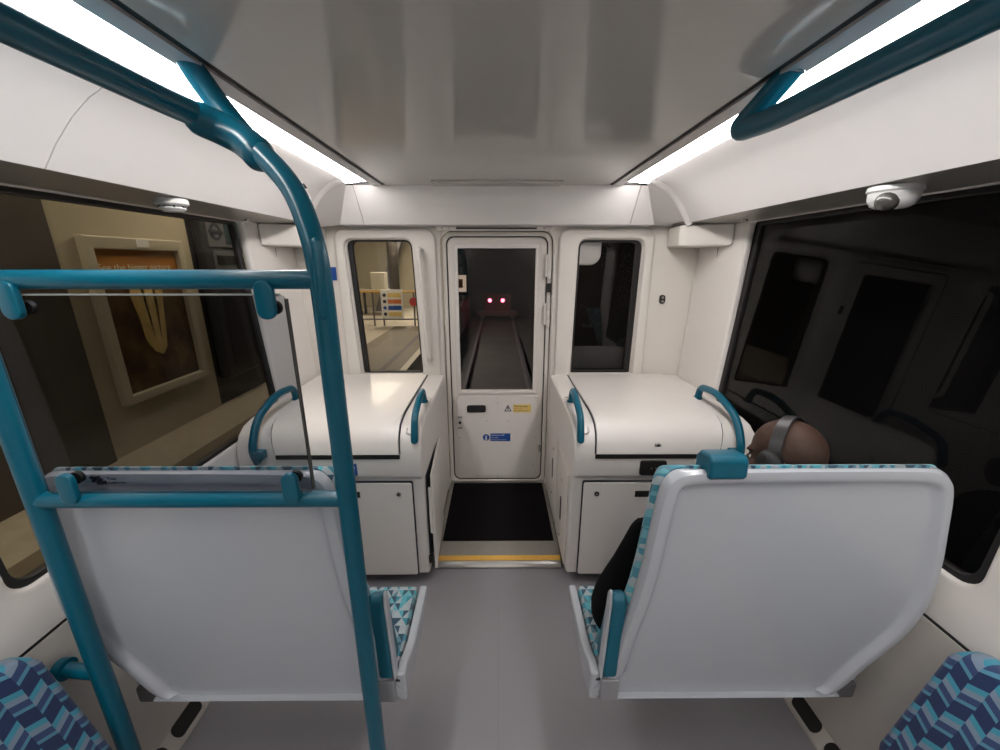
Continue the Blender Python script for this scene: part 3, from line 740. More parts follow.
# ================================================================= double seats
shell_px = None
def seat(s, label):
    t = thing('double_seat', label, 'seat', (s*0.70, 0.95, 0.30), 'forward facing double seats')
    out = [(0.313, 0.352), (0.326, 0.47), (0.343, 0.618), (0.363, 0.731), (0.378, 0.847), (0.388, 0.953), (0.399, 1.045), (0.410, 1.082), (0.432, 1.106), (0.47, 1.117), (0.54, 1.121), (0.75, 1.124), (0.98, 1.124), (1.065, 1.118), (1.105, 1.095), (1.124, 1.05), (1.138, 0.95), (1.152, 0.85), (1.158, 0.74), (1.150, 0.67), (1.125, 0.59), (1.065, 0.476), (1.03, 0.395), (1.0, 0.360), (0.965, 0.352)]
    P = [Vector(p) for p in out]
    n0 = len(P); dense = []
    for i in range(n0):
        p0, p1, p2, p3 = P[(i-1) % n0], P[i], P[(i+1) % n0], P[(i+2) % n0]
        m = 4 if (p2-p1).length > 0.02 else 2
        sharp = i in (n0 - 1,)
        for k in range(m):
            u = k / m
            if sharp: q = p1.lerp(p2, u)
            else: q = 0.5*((2*p1) + (-p0+p2)*u + (2*p0-5*p1+4*p2-p3)*u*u + (-p0+3*p1-3*p2+p3)*u**3)
            dense.append((q.x, q.y))
    dense = dense[::-1]     # clockwise -> shrink with the sign below
    def sh(d): return [((x, z) if z0 > 0.40 else (x, z0 + d*0.05 + (z - z0)*max(0, (z0-0.352)/0.048))) for (x, z), (x0, z0) in zip(shrink(dense, d), dense)]
    def ysh(z): return 0.862 - 0.020*(z - 0.37)/0.76 - 0.018*math.sin(max(0, min(1, (z-0.37)/0.76))*PI)
    rings = []
    for dd, dy in ((0.006, 0.045), (0.0, 0.026), (0.002, 0.012), (0.009, 0.002), (0.026, -0.001), (0.034, 0.001), (0.041, 0.008), (0.048, 0.014), (0.058, 0.016)):
        rings.append([(s*x, ysh(z) + dy, min(z, 1.123 - 0.45*max(0, dy)*(z > 1.0))) for x, z in sh(dd)])
    b = B(); R = loft(b, rings, cap=False)
    b.faces.new(R[0]);
    # centre skin as a fan of shrinking rings to keep the curve
    ctr = (0.705, 0.76)
    prev = R[-1]
    last = sh(0.058)
    for f in (0.93, 0.86, 0.79, 0.72, 0.64, 0.56, 0.48, 0.40, 0.32, 0.24, 0.16, 0.08):
        cur = [b.verts.new((s*(ctr[0] + (x-ctr[0])*f), ysh(ctr[1] + (z-ctr[1])*f) + 0.016, ctr[1] + (z-ctr[1])*f)) for x, z in last]
        for i in range(len(cur)):
            j = (i+1) % len(cur); b.faces.new((prev[i], prev[j], cur[j], cur[i]))
        prev = cur
    c0 = b.verts.new((s*ctr[0], ysh(ctr[1]) + 0.016, ctr[1]))
    for i in range(len(prev)): b.faces.new((prev[i], prev[(i+1) % len(prev)], c0))
    sh_o = put('back_shell', b, M_['shell'], t, ang=40)
    # back cushion
    cush = [(x - (0.004 if x < 0.5 else 0), z + (0.004 if z > 1.05 else 0)) for x, z in shrink(dense, 0.0)]
    rings = []
    for (d_, dy) in ((0.004, 0.030), (-0.002, 0.045), (0.002, 0.065), (0.010, 0.080), (0.026, 0.094), (0.055, 0.104)):
        rings.append([(s*max(x, 0.318), ysh(z) + dy, max(0.39, min(z, 1.134 - dy*0.50 - max(0, d_)*0.4))) for x, z in shrink(cush, d_)])
    b = B(); loft(b, rings); put('back_cushion', b, M_['moq_back'], t, ang=60)
    # seat cushion
    X = lambda a, c: (min(s*a, s*c), max(s*a, s*c))
    x0, x1 = X(0.302, 1.10)
    b = B(); prof = [(0.90, 0.36), (0.90, 0.425), (1.00, 0.432), (1.15, 0.440), (1.20, 0.436), (1.222, 0.415), (1.215, 0.37)]
    prism_x(b, prof, x0, x1); put('seat_cushion', b, M_['moq_seat'], t, bevel=0.012)
    # seat pan
    b = B(); prof = [(0.885, 0.355), (0.885, 0.375), (1.21, 0.375), (1.225, 0.36), (1.15, 0.33), (1.02, 0.315), (0.92, 0.32)]
    x0, x1 = X(0.300, 0.985); prism_x(b, prof, x0, x1); put('seat_pan', b, M_['frame_grey'], t, bevel=0.01)
    # aisle side panel: rail along the cushion and post down the shell edge
    sp = [(0.865, 0.345), (0.862, 0.452), (0.90, 0.456), (0.95, 0.430), (1.00, 0.415), (1.225, 0.418), (1.238, 0.405), (1.19, 0.355), (1.05, 0.335), (0.93, 0.330)]
    x0, x1 = X(0.270, 0.298); b = B(); prism_x(b, sp, x0, x1); spn = put('side_panel', b, M_['shell'], t, bevel=0.008)
    put('side_slot', bx((min(s*0.285, s*0.30), 0.862, 0.425), (max(s*0.285, s*0.30), 0.8655, 0.433)), M_['black'], spn)
    # teal armrest pad standing on the aisle side
    ap = [(0.845, 0.455), (0.858, 0.69), (0.868, 0.715), (0.885, 0.722), (0.905, 0.71), (0.912, 0.68), (0.93, 0.52), (0.93, 0.46)]
    x0, x1 = X(0.300, 0.340); b = B(); prism_x(b, ap, x0, x1)
    for v in b.verts: v.co.x += s * 0.014 * (v.co.z - 0.46) / 0.26
    put('side_pad', b, M_['tealpad'], t, bevel=0.012)
    ap2 = [(0.850, 0.445), (0.864, 0.70), (0.874, 0.728), (0.885, 0.732), (0.895, 0.715), (0.895, 0.68), (0.885, 0.52), (0.880, 0.45)]
    x0, x1 = X(0.293, 0.301); b = B(); prism_x(b, ap2, x0, x1)
    for v in b.verts: v.co.x += s * 0.014 * (v.co.z - 0.46) / 0.26
    put('pad_backing', b, M_['shell'], t, bevel=0.004)
    x0, x1 = X(0.298, 0.352); b = B(); prism_x(b, [(0.85, 0.44), (0.85, 0.36), (0.90, 0.35), (0.93, 0.44)], x0, x1); put('pad_base', b, M_['frame_grey'], t, bevel=0.004)
    # brackets to the wall
    for z in (0.22,):
        x0, x1 = X(1.00, 1.11); b = B(); prism_x(b, [(0.90, 0.29), (0.90, 0.35), (1.18, 0.35), (1.10, 0.27)], x0, x1); put('wall_bracket', b, mat('bracket_grey', (0.12, 0.12, 0.125), 0.5), t, bevel=0.01)
    return t
sr = seat(1, 'pale grey backed double seat on the right, the person sits in it')
sl = seat(-1, 'pale grey backed double seat on the left behind the glass screen')
# teal corner handle on the right seat
b = B()
g0 = [(0.836, 1.098), (0.829, 1.110), (0.832, 1.150), (0.845, 1.160), (0.890, 1.152), (0.905, 1.135), (0.905, 1.085)]
prism_x(b, g0, 0.502, 0.594); cg = put('corner_grip', b, M_['teal'], sr, bevel=0.010); cg['label'] = 'teal moulded corner grip'
# logo on the left shell
q = B()
for (a, c, w, h) in ((-0.965, 1.107, 0.020, 0.006), (-0.962, 1.098, 0.007, 0.008), (-0.950, 1.100, 0.012, 0.006), (-0.952, 1.091, 0.014, 0.008), (-0.935, 1.092, 0.004, 0.009)):
    box(q, (a, 0.8365, c), (a + w, 0.842, c + h))
lg = put('logo_mark', q, M_['ink'], sl)
lg['label'] = 'small dark logo'
put('lettering', text_mesh('Trans', 0.0095, lambda a, b_, c: (-0.926 + a, 0.8375 - c, 1.104 + b_)), M_['ink'], sl)
put('lettering', text_mesh('Comfort line', 0.0080, lambda a, b_, c: (-0.926 + a, 0.8375 - c, 1.094 + b_)), M_['ink'], sl)

# near tip-up seats along the side walls
for s, nm in ((1, 'right'), (-1, 'left')):
    t = thing('folding_seat', 'blue patterned folded seat against the %s wall at the lower photo corner' % nm, 'seat', (s*1.1, 0.45, 0.3), 'folded wall seats')
    lo = rr(0.24, 0.30, 0.745, 0.70, [0.04, 0.05, 0.045, 0.045])
    def bulge(a, b_, c, s=s):
        f = (b_ - 0.30) / 0.40
        x = 1.035 + 0.115*f - 0.02*math.sin(max(0, min(1, f))*PI)
        return (s*(x + 0.012 + c), a + 0.012*math.sin(f*PI) * (1 if a > .5 else -1), b_)
    put('seat_cushion', plate(lo, [], 0.06, 0.018, bulge), M_['moq_near'], t, ang=60)
    put('seat_backing', plate(rr(0.26, 0.30, 0.725, 0.68, 0.04), [], 0.02, 0.004, lambda a, b_, c, s=s: (s*(1.035 + 0.115*(b_-0.3)/0.4 + 0.043 + c*0.6), a, b_)), M_['frame_grey'], t)
    b = B(); x = sorted((s*1.05, s*1.14)); box(b, (x[0], 0.30, 0.17), (x[1], 0.69, 0.30)); put('seat_box', b, M_['frame_grey'], t, bevel=0.012)

# ================================================================= passenger
def skin_mesh(V, E, root=0, levels=1):
    me = bpy.data.meshes.new('tmp'); me.from_pydata([v[:3] for v in V], E, []); me.update()
    o = bpy.data.objects.new('tmp', me); COL.objects.link(o)
    md = o.modifiers.new('s', 'SKIN'); md.use_smooth_shade = True
    for i, v in enumerate(V):
        sv = me.skin_vertices[0].data[i]
        r = v[3]; sv.radius = r if isinstance(r, tuple) else (r, r); sv.use_root = (i == root)
    sb = o.modifiers.new('b', 'SUBSURF'); sb.levels = levels; sb.render_levels = levels
    bpy.context.view_layer.update()
    dg = bpy.context.evaluated_depsgraph_get()
    r = bpy.data.meshes.new_from_object(o.evaluated_get(dg))
    bpy.data.objects.remove(o); bpy.data.meshes.remove(me)
    return r

def remesh(bm, vox):
    me = bpy.data.meshes.new('tmp'); bm.to_mesh(me); bm.free()
    o = bpy.data.objects.new('tmp', me); COL.objects.link(o)
    r = o.modifiers.new('r', 'REMESH'); r.mode = 'VOXEL'; r.voxel_size = vox
    s_ = o.modifiers.new('s', 'SMOOTH'); s_.iterations = 4; s_.factor = 0.5
    bpy.context.view_layer.update()
    dg = bpy.context.evaluated_depsgraph_get()
    out = bpy.data.meshes.new_from_object(o.evaluated_get(dg))
    bpy.data.objects.remove(o); bpy.data.meshes.remove(me)
    return out

HC = Vector((0.848, 1.055, 1.048))
HR = Matrix.Rotation(math.radians(30), 4, 'Z') @ Matrix.Rotation(math.radians(10), 4, 'Y') @ Matrix.Rotation(math.radians(-14), 4, 'X')
HM = Matrix.Translation(HC) @ HR
def ell(bm, c, r, M=HM, seg=24):
    bmesh.ops.create_uvsphere(bm, u_segments=seg, v_segments=seg//2, radius=1.0, matrix=M @ Matrix.Translation(c) @ Matrix.Diagonal((*r, 1)))
V = []; E = []
def jv(p, r, prev=None):
    V.append((*p, r)); i = len(V) - 1
    if prev is not None: E.append((prev, i))
    return i
pel = jv((0.80, 1.045, 0.535), (0.15, 0.095))
ab = jv((0.80, 1.045, 0.67), (0.135, 0.09), pel)
ch = jv((0.80, 1.050, 0.82), (0.155, 0.10), ab)
nb = jv((0.81, 1.050, 0.925), (0.075, 0.07), ch)
nk = jv((0.825, 1.050, 0.985), 0.056, nb)
hd = jv((0.842, 1.055, 1.030), 0.054, nk)
def arm(sh_, el, wr, kn, side):
    a = jv(sh_, 0.056, ch); m = jv(tuple((Vector(sh_)+Vector(el))/2), 0.045, a); e = jv(el, 0.038, m)
    f = jv(tuple((Vector(el)*0.6+Vector(wr)*0.4)), 0.036, e); w = jv(wr, 0.024, f)
    d_ = (Vector(kn) - Vector(wr)); p = jv(tuple(Vector(wr) + d_*0.6), (0.038, 0.016), w)
    base = Vector(wr) + d_; dn = d_.normalized(); lat = dn.cross(Vector((0, 0, 1))).normalized()
    for k, ln in enumerate((0.066, 0.074, 0.070, 0.055)):
        o_ = lat * (k - 1.5) * 0.020
        q1 = jv(tuple(base + o_), 0.010, p); q2 = jv(tuple(base + o_ + dn*ln*0.45 + Vector((0,0,-0.004))), 0.009, q1); jv(tuple(base + o_ + dn*ln*0.85 + Vector((0,0,-0.022))), 0.0075, q2)
    th = Vector(wr) + d_*0.35 + lat*side*0.028
    q1 = jv(tuple(th), 0.012, w); q2 = jv(tuple(th + lat*side*0.02 + dn*0.03), 0.010, q1); jv(tuple(th + lat*side*0.022 + dn*0.055), 0.008, q2)
arm((0.645, 1.045, 0.87), (0.645, 1.09, 0.65), (0.68, 1.27, 0.60), (0.715, 1.33, 0.592), 1)
arm((0.975, 1.05, 0.875), (1.02, 1.10, 0.66), (0.93, 1.29, 0.60), (0.87, 1.34, 0.59), -1)
def leg(hx, kx, ax):
    a = jv((hx, 1.12, 0.520), 0.082, pel); m = jv(((hx+kx)/2, 1.28, 0.515), 0.072, a); k = jv((kx, 1.44, 0.505), 0.057, m)
    c = jv(((kx+ax)/2, 1.45, 0.34), 0.050, k); n = jv((ax, 1.45, 0.10), 0.036, c); jv((ax, 1.50, 0.045), (0.036, 0.03), n); 
leg(0.72, 0.62, 0.66); leg(0.88, 0.93, 0.92)
body = skin_mesh(V, E, 0, 1)
bm = bmesh.new(); bm.from_mesh(body); bpy.data.meshes.remove(body)
ell(bm, (0, -0.012, 0.020), (0.076, 0.097, 0.090))     # cranium
ell(bm, (0, 0.030, -0.035), (0.060, 0.062, 0.075))     # face
ell(bm, (0, 0.050, -0.085), (0.034, 0.036, 0.028))     # chin
ell(bm, (0, 0.094, -0.030), (0.014, 0.020, 0.022))     # nose
ell(bm, (0, 0.085, -0.008), (0.012, 0.012, 0.026))
ell(bm, (0, 0.078, 0.012), (0.050, 0.016, 0.010))      # brow
ell(bm, (0, 0.084, -0.060), (0.024, 0.012, 0.006)); ell(bm, (0, 0.082, -0.070), (0.020, 0.012, 0.007))
for sx in (-1, 1):
    ell(bm, (sx*0.078, -0.005, -0.012), (0.008, 0.020, 0.032))
    ell(bm, (sx*0.040, 0.066, -0.038), (0.020, 0.018, 0.018))
bodym = remesh(bm, 0.0065)
pt = thing('person', 'seated person with shaved head, black headphones and black clothes in right seat', 'person', (0.80, 1.05, 0.44))
put('body', bodym, M_['skin'], pt, ang=180)
for sx in (-1, 1):
    b = B(); ell(b, (sx*0.028, 0.074, -0.012), (0.010, 0.009, 0.007), seg=12); e = put('eye', b, M_['stickw'], pt)
    b = B(); ell(b, (sx*0.028, 0.0805, -0.012), (0.005, 0.003, 0.005), seg=10); put('pupil', b, M_['black'], e)
# clothing
V = []; E = []
pel = jv((0.80, 1.045, 0.535), (0.165, 0.108)); ab = jv((0.80, 1.045, 0.67), (0.155, 0.105), pel); ch = jv((0.80, 1.050, 0.82), (0.172, 0.112), ab); nb = jv((0.815, 1.050, 0.925), (0.095, 0.085), ch); jv((0.825, 1.050, 0.955), 0.070, nb)
for sh_, el, wr in (((0.655, 1.045, 0.865), (0.650, 1.09, 0.65), (0.679, 1.262, 0.602)), ((0.975, 1.05, 0.875), (1.02, 1.10, 0.66), (0.935, 1.282, 0.602))):
    a = jv(sh_, 0.078, ch); m = jv(tuple((Vector(sh_)+Vector(el))/2), 0.066, a); e = jv(el, 0.060, m); f = jv(tuple((Vector(el)+Vector(wr))/2), 0.052, e); jv(wr, 0.042, f)
put('jacket', skin_mesh(V, E, 0, 2), M_['cloth'], pt, ang=180)
V = []; E = []
pel = jv((0.80, 1.05, 0.525), (0.165, 0.095))
for hx, kx, ax in ((0.72, 0.62, 0.66), (0.88, 0.93, 0.92)):
    a = jv((hx, 1.12, 0.527), 0.090, pel); m = jv(((hx+kx)/2, 1.28, 0.522), 0.083, a); k = jv((kx, 1.44, 0.508), 0.070, m)
    c = jv(((kx+ax)/2, 1.45, 0.34), 0.062, k); jv((ax, 1.45, 0.11), 0.054, c)
put('trousers', skin_mesh(V, E, 0, 2), M_['cloth'], pt, ang=180)
for ax in (0.66, 0.92):
    b = B()
    sole = [(-0.036, -0.06), (0.036, -0.06), (0.044, 0.02), (0.050, 0.11), (0.040, 0.18), (0.0, 0.205), (-0.040, 0.18), (-0.046, 0.11), (-0.040, 0.02)]
    loft(b, [[(ax + x*k, 1.45 + (y*k2), z) for x, y in sole] for k, k2, z in ((1.0, 0.78, 0.003), (1.02, 0.79, 0.025), (0.98, 0.77, 0.05), (0.8, 0.6, 0.08), (0.75, 0.42, 0.11))])
    put('shoe', b, M_['black'], pt, bevel=0.006)
# black bag slumped on the aisle half of the seat
rings = []
for z, xa, xb, ya, yb in ((0.442, 0.335, 0.535, 0.955, 1.13), (0.452, 0.322, 0.545, 0.952, 1.150), (0.50, 0.318, 0.550, 0.950, 1.150), (0.56, 0.322, 0.550, 0.950, 1.125), (0.64, 0.338, 0.545, 0.950, 1.085), (0.72, 0.358, 0.535, 0.950, 1.050), (0.80, 0.376, 0.52, 0.950, 1.022), (0.86, 0.388, 0.50, 0.950, 1.0), (0.89, 0.40, 0.48, 0.953, 0.985), (0.898, 0.41, 0.465, 0.957, 0.975)):
    r_ = min(xb - xa, yb - ya) * 0.42
    rings.append([(x + 0.004*math.sin(9*z + 30*y), y, z + 0.004*math.sin(40*x)) for x, y in rr(xa, ya, xb, yb, r_, 6)])
t = thing('bag', 'limp black cloth bag slumped against the backrest on the right seat', 'bag', (0.43, 1.03, 0.44))
b = B(); loft(b, rings); put('bag_body', b, M_['cloth'], t)
# headphones
hp = thing('headphones', 'black over-ear headphones worn over the shaved head', 'headphones', tuple(HC))
pts = []
for k in range(25):
    a = PI * (k / 24) * 1.06 - 0.03*PI
    pts.append(HM @ Vector((0.0895*math.cos(a), -0.010 - 0.012*math.sin(a), -0.005 + 0.122*math.sin(a))))
b = B(); rings = []
ax_ = (HR @ Vector((0, 1, 0))).normalized()
for i, p_ in enumerate(pts):
    tg = (pts[min(i+1, 24)] - pts[max(i-1, 0)]).normalized(); nr = ax_.cross(tg).normalized()
    rings.append([p_ + ax_*u + nr*w for u, w in ((-0.016, -0.003), (0.016, -0.003), (0.018, 0.0), (0.016, 0.003), (-0.016, 0.003), (-0.018, 0.0))])
loft(b, rings); put('headband', b, mat('headband', (0.02, 0.018, 0.02), 0.4), hp)
for sx in (-1, 1):
    b = B()
    prof = [(0.030, 0.072), (0.036, 0.080), (0.038, 0.092), (0.036, 0.104), (0.026, 0.110), (0.001, 0.112)]
    loft(b, [[HM @ Vector((sx*x, -0.004 + r*0.95*math.cos(2*PI*k/28), -0.018 + r*1.15*math.sin(2*PI*k/28))) for k in range(28)] for r, x in prof])
    put('ear_cup', b, M_['black'], hp)

# ================================================================= OUTSIDE
struct(put('track_bed', bx((-1.42, -4, -1.25), (2.2, 24, -1.12)), M_['concrete']))
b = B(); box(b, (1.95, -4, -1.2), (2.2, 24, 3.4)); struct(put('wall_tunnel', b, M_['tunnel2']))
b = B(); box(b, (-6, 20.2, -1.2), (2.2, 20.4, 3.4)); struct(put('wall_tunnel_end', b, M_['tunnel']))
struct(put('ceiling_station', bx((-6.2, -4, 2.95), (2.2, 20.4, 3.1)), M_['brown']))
for x in (-0.7175, 0.7175):
    b = B(); loft(b, [[(x + u, yy, -1.12 + w) for u, w in ((-0.06, 0), (0.06, 0), (0.06, 0.012), (0.012, 0.03), (0.012, 0.10), (0.035, 0.11), (0.035, 0.14), (-0.035, 0.14), (-0.035, 0.11), (-0.012, 0.10), (-0.012, 0.03), (-0.06, 0.012))] for yy in (-3, 19.0)])
    tag(put('running_rail', b, M_['steel']), 'steel running rail seen through the door window, %s one' % ('left' if x < 0 else 'right'), 'rail', 'running rails')
# buffer stop
t = thing('buffer_stop', 'buffer stop with two glowing red lamps at the end of track', 'buffer stop', (0, 18.8, -1.1))
put('beam', bx((-0.95, 18.65, -0.84), (0.95, 18.85, -0.62)), M_['red'], t, bevel=0.02)
put('panel', bx((-0.62, 18.75, -0.62), (0.62, 18.82, 0.15)), mat('buffer_panel', (0.12, 0.03, 0.035), 0.6), t, bevel=0.02)
for x in (-0.72, 0.72):
    b = B(); prof = [(18.7, -1.0), (18.7, -0.6), (18.85, -0.6), (19.6, -1.0)]; prism_x(b, prof, x - 0.08, x + 0.08); put('strut', b, M_['steel'], t)
for x in (-0.355, 0.245):
    b = B(); cyl(b, (x, 18.70, -0.12), (0, 1, 0), 0.12, 0.10, 24); hs = put('lamp_housing', b, M_['black'], t)
    b = B(); bmesh.ops.create_uvsphere(b, u_segments=16, v_segments=10, radius=0.085, matrix=Matrix.Translation((x, 18.64, -0.12))); put('lamp_lens', b, M_['redlamp'], hs)
# sign by the track
o = thing('track_sign', 'small orange and white poster on a post left of the track', 'sign', (-1.5, 16.9, 0))
put('board', bx((-1.74, 16.88, 0.40), (-1.30, 16.92, 1.08)), M_['glowboard'], o)
put('print', bx((-1.62, 16.865, 0.56), (-1.44, 16.88, 0.92)), M_['orange'], o)
b = B(); cyl(b, (-1.52, 16.94, 0.22), (0, 0, 1), 0.03, 0.50, 12); put('post', b, M_['steel'], o)

# platform
PX = -1.40
b = B(); box(b, (-6.2, -4, -1.2), (PX, 20.2, 0.0)); struct(put('platform', b, M_['plat']))
struct(put('trim_16', bx((PX - 0.10, -4, 0.0), (PX, 10.2, 0.006)), mat('edge_coping', (0.55, 0.50, 0.40), 0.6)))
struct(put('edge_shade_strip', bx((-2.65, -4, 0.0), (PX - 0.12, 10.2, 0.004)), mat('edge_shade', (0.17, 0.14, 0.095), 0.7, var=0.3, scale=12)))  # dark strip: shading along the platform edge put into the colour
struct(put('trim_18', bx((PX - 0.42, -4, 0.004), (PX - 0.34, 10.2, 0.007)), mat('edge_dark', (0.04, 0.035, 0.03), 0.6)))
WX = -3.2
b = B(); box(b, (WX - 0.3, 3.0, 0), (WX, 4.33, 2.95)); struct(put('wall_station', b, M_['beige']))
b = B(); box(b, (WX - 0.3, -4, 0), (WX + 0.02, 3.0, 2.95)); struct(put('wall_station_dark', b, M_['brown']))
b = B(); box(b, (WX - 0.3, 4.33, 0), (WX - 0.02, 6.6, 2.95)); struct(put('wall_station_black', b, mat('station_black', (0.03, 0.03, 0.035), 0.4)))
# poster
t = thing('framed_poster', 'framed poster with a pale yellow figure on the platform wall', 'poster', (WX, 3.67, 0.4))
pf = lambda a, b_, c: (WX + 0.03 + c, a, b_)
put('frame', plate(rr(3.17, 0.41, 4.17, 1.80, 0.01), [rr(3.25, 0.49, 4.09, 1.70, 0.005)], 0.06, 0.01, pf), M_['framem'], t)
m, nt, bs = base_mat('poster_art'); N = nt.nodes; L = nt.links
tc = N.new('ShaderNodeTexCoord'); sep = N.new('ShaderNodeSeparateXYZ'); L.new(tc.outputs['Object'], sep.inputs[0])
def mth(op, a, c=None):
    n_ = N.new('ShaderNodeMath'); n_.operation = op
    for i, v_ in enumerate((a, c)):
        if v_ is None: continue
        if isinstance(v_, (int, float)): n_.inputs[i].default_value = v_
        else: L.new(v_, n_.inputs[i])
    return n_.outputs[0]
nz = N.new('ShaderNodeTexNoise'); nz.inputs['Scale'].default_value = 5; L.new(tc.outputs['Object'], nz.inputs['Vector'])
rp = N.new('ShaderNodeValToRGB'); rp.color_ramp.elements[0].position = 0.35; rp.color_ramp.elements[0].color = (0.05, 0.03, 0.02, 1); rp.color_ramp.elements[1].position = 0.7; rp.color_ramp.elements[1].color = (0.16, 0.10, 0.05, 1); L.new(nz.outputs['Fac'], rp.inputs['Fac'])
top = mth('MULTIPLY', mth('GREATER_THAN', sep.outputs['Z'], 1.50), 0.85)
mix1 = N.new('ShaderNodeMix'); mix1.data_type = 'RGBA'; L.new(top, mix1.inputs['Factor']); L.new(rp.outputs['Color'], mix1.inputs[6]); mix1.inputs[7].default_value = (0.55, 0.24, 0.06, 1)
L.new(mix1.outputs[2], bs.inputs['Base Color']); bs.inputs['Roughness'].default_value = 0.3
art = put('poster_print', bx((WX + 0.002, 3.24, 0.48), (WX + 0.015, 4.10, 1.71)), m, t)
def blob(cx_, pts_, m_):     # printed shape on the poster face
    put('printed_figure', plate(pts_, [], 0.003, 0, lambda a, b_, c: (WX + 0.017 + c, a, b_)), m_, art)
fy = mat('figure_yellow', (0.50, 0.36, 0.13), 0.5, var=0.5, scale=9)
blob(0, [(3.52, 1.50), (3.50, 1.30), (3.54, 1.10), (3.55, 0.92), (3.62, 0.80), (3.70, 0.76), (3.76, 0.82), (3.79, 1.00), (3.82, 1.20), (3.86, 1.42), (3.88, 1.50)], fy)
fs = mat('figure_shadow', (0.20, 0.12, 0.04), 0.6)
blob(0, [(3.60, 1.48), (3.62, 1.30), (3.645, 0.95), (3.655, 0.95), (3.65, 1.2), (3.635, 1.48)], fs)
blob(0, [(3.74, 1.48), (3.73, 1.20), (3.715, 0.92), (3.725, 0.92), (3.755, 1.2), (3.765, 1.48)], fs)
tx = put('lettering', text_mesh('See the bigger picture', 0.082, lambda a, b_, c: (WX + 0.019 + c, 3.275 + a, 1.53 + b_)), mat('poster_text', (0.85, 0.80, 0.55), 0.5), t)
put('frame_tab', bx((WX + 0.055, 3.63, 1.725), (WX + 0.066, 3.76, 1.79)), M_['stickw'], t)
# dark ticket machine / information panel
t = thing('information_panel', 'black information panel with ring and bar logo beyond the poster', 'information panel', (WX, 4.9, 0))
put('cabinet', bx((WX - 0.018, 4.42, 0.3), (WX + 0.10, 5.45, 2.25)), mat('panel_dark', (0.05, 0.052, 0.06), 0.35), t, bevel=0.02)
pm = mat('panel_face', (0.12, 0.125, 0.14), 0.4)
fc = put('header_plate', bx((WX + 0.10, 4.48, 1.76), (WX + 0.11, 5.38, 2.10)), pm, t)
b = B(); pr = rr(4.52, 1.83, 4.70, 2.01, 0.0899, 8)
put('ring_logo', plate(pr, [rr(4.55, 1.86, 4.67, 1.98, 0.0599, 8)], 0.004, 0, lambda a, b_, c: (WX + 0.113 + c, a, b_)), M_['ink'], fc)
put('logo_bar', bx((WX + 0.112, 4.50, 1.90), (WX + 0.118, 4.72, 1.935)), M_['ink'], fc)
put('display', bx((WX + 0.105, 4.76, 1.80), (WX + 0.115, 5.32, 2.06)), mat('display_teal', (0.05, 0.075, 0.085), 0.2), fc)
f2 = put('lower_plate', bx((WX + 0.10, 4.52, 1.50), (WX + 0.11, 5.34, 1.72)), pm, t)
put('slot_display', bx((WX + 0.11, 4.56, 1.57), (WX + 0.118, 4.94, 1.67)), M_['black'], f2)
for i in range(3):
    for j in range(2):
        put('key', bx((WX + 0.11, 5.02 + j*0.10, 1.53 + i*0.06), (WX + 0.116, 5.09 + j*0.10, 1.57 + i*0.06)), M_['framem'], f2)
for y0 in (4.55, 4.98):
    put('door_panel', bx((WX + 0.10, y0, 0.45), (WX + 0.108, y0 + 0.38, 1.44)), mat('panel_door', (0.035, 0.035, 0.045), 0.3), t)

# platform end barrier with safety sign
t = thing('platform_barrier', 'yellow topped metal barrier across the end of the platform', 'barrier', (-2.7, 10.3, 0))
q = put('top_rail', tb([(-4.2, 10.3, 0.87), (-1.75, 10.3, 0.87)], 0.025, res=12), M_['yellow'], t); q['label'] = 'yellow top rail'
put('lower_rail', tb([(-4.2, 10.3, 0.17), (-1.75, 10.3, 0.17)], 0.02, res=12), M_['steel'], t)
for x in (-4.15, -3.2, -2.95, -2.15, -2.0):
    put('post', tb([(x, 10.3, 0.0), (x, 10.3, 0.87)], 0.022, res=12), M_['steel'], t)
t = thing('safety_sign', 'white safety sign board with coloured bands on the platform barrier', 'sign', (-2.7, 10.25, 0.2))
put('board', bx((-2.98, 10.235, 0.19), (-2.42, 10.265, 0.93)), mat('sign_white', (0.8, 0.78, 0.74), 0.5), t, bevel=0.01)
for i, (c_, z) in enumerate(((M_['lab_y'], 0.79), (M_['orange'], 0.63), (M_['blue'], 0.47), (M_['lab_y'], 0.31))):
    put('coloured_band', bx((-2.80, 10.225, z - 0.055), (-2.46, 10.236, z + 0.055)), c_, t)
    b = B(); cyl(b, (-2.88, 10.23, z), (0, 1, 0), 0.045, 0.01, 20); put('symbol', b, M_['ink'] if i != 2 else M_['blue'], t)
b = B(); cyl(b, (-2.15, 10.26, 0.62), (0, 1, 0), 0.11, 0.02, 24)  # red disc stands in for a reflection of red light
tag(put('red_reflection', b, mat('reflection_red', (0.5, 0.05, 0.05), 0.5)), 'reflection of red light made as a round disc on the barrier post right of the safety sign', 'disc')
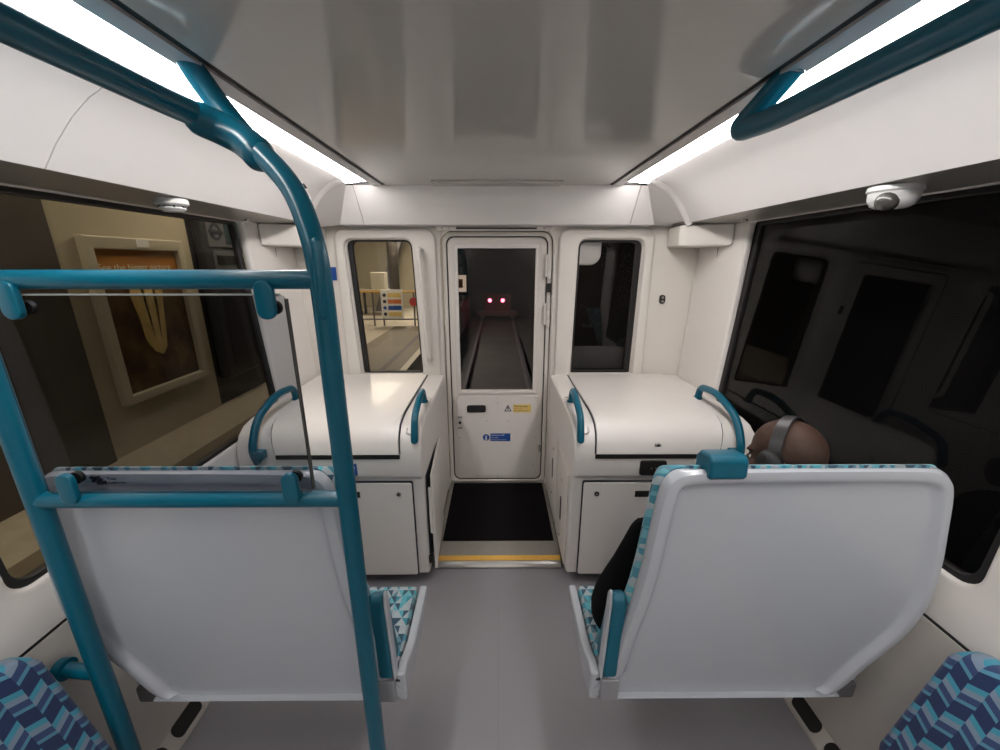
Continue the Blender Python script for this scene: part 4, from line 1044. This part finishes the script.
# structures beyond the barrier
struct(put('wall_platform_end', bx((-6.2, 14.8, 0), (-1.7, 15.0, 2.95)), M_['beige']))
for i, (x, y, w) in enumerate(((-3.05, 12.0, 0.30), (-4.75, 9.0, 0.35))):
    b = B(); cyl(b, (x, y, 1.475), (0, 0, 1), w/2, 2.95, 24)
    tag(put('column', b, M_['brown']), ('dark round column beyond the platform barrier', 'dark round column on the platform before the barrier')[i], 'column')
b = B(); box(b, (-0.12, -0.15, 0), (0.12, 0.15, 3.0))
for v in b.verts: v.co = Vector((-4.0 + v.co.x + v.co.z*0.33, 13.6 + v.co.y, v.co.z*0.97))
tag(put('raking_strut', b, M_['steel']), 'grey leaning steel strut behind the platform barrier', 'strut')
t = thing('equipment_table', 'table with pale stacked equipment beyond the platform barrier', 'table', (-3.6, 12.6, 0))
put('tabletop', bx((-4.3, 12.3, 0.74), (-3.2, 12.9, 0.80)), M_['framem'], t)
for x in (-4.25, -3.25):
    for y in (12.35, 12.85): put('leg', bx((x - 0.03, y - 0.03, 0), (x + 0.03, y + 0.03, 0.74)), M_['steel'], t)
o = put('crate', bx((-3.9, 12.45, 0.80), (-3.45, 12.8, 1.30)), M_['framem'], bevel=0.03)
tag(o, 'pale upright crate on the table beyond the platform barrier', 'crate')
# station lamps
for i, (x, y) in enumerate(((-2.5, 1.6), (-2.5, 4.6), (-2.6, 8.0), (-2.8, 12.0))):
    t = thing('platform_lamp', 'warm strip lamp under the platform ceiling, number of the row from near to far', 'lamp', (x, y, 2.95), 'platform lamps')
    t['label'] = 'warm square lamp under the platform ceiling in a row parallel to the train'
    put('diffuser', bx((x - 0.4, y - 0.8, 2.895), (x + 0.4, y + 0.8, 2.92)), M_.setdefault('plamp%d' % i, mat('platform_lamp', (0.9, 0.85, 0.7), 0.5, emit=((1.0, 0.86, 0.66), PLATFORM_POWER * (0.034, 0.046, 0.10, 0.26)[i]))), t)
    put('housing', bx((x - 0.42, y - 0.82, 2.92), (x + 0.42, y + 0.82, 2.948)), M_['metal'], t)
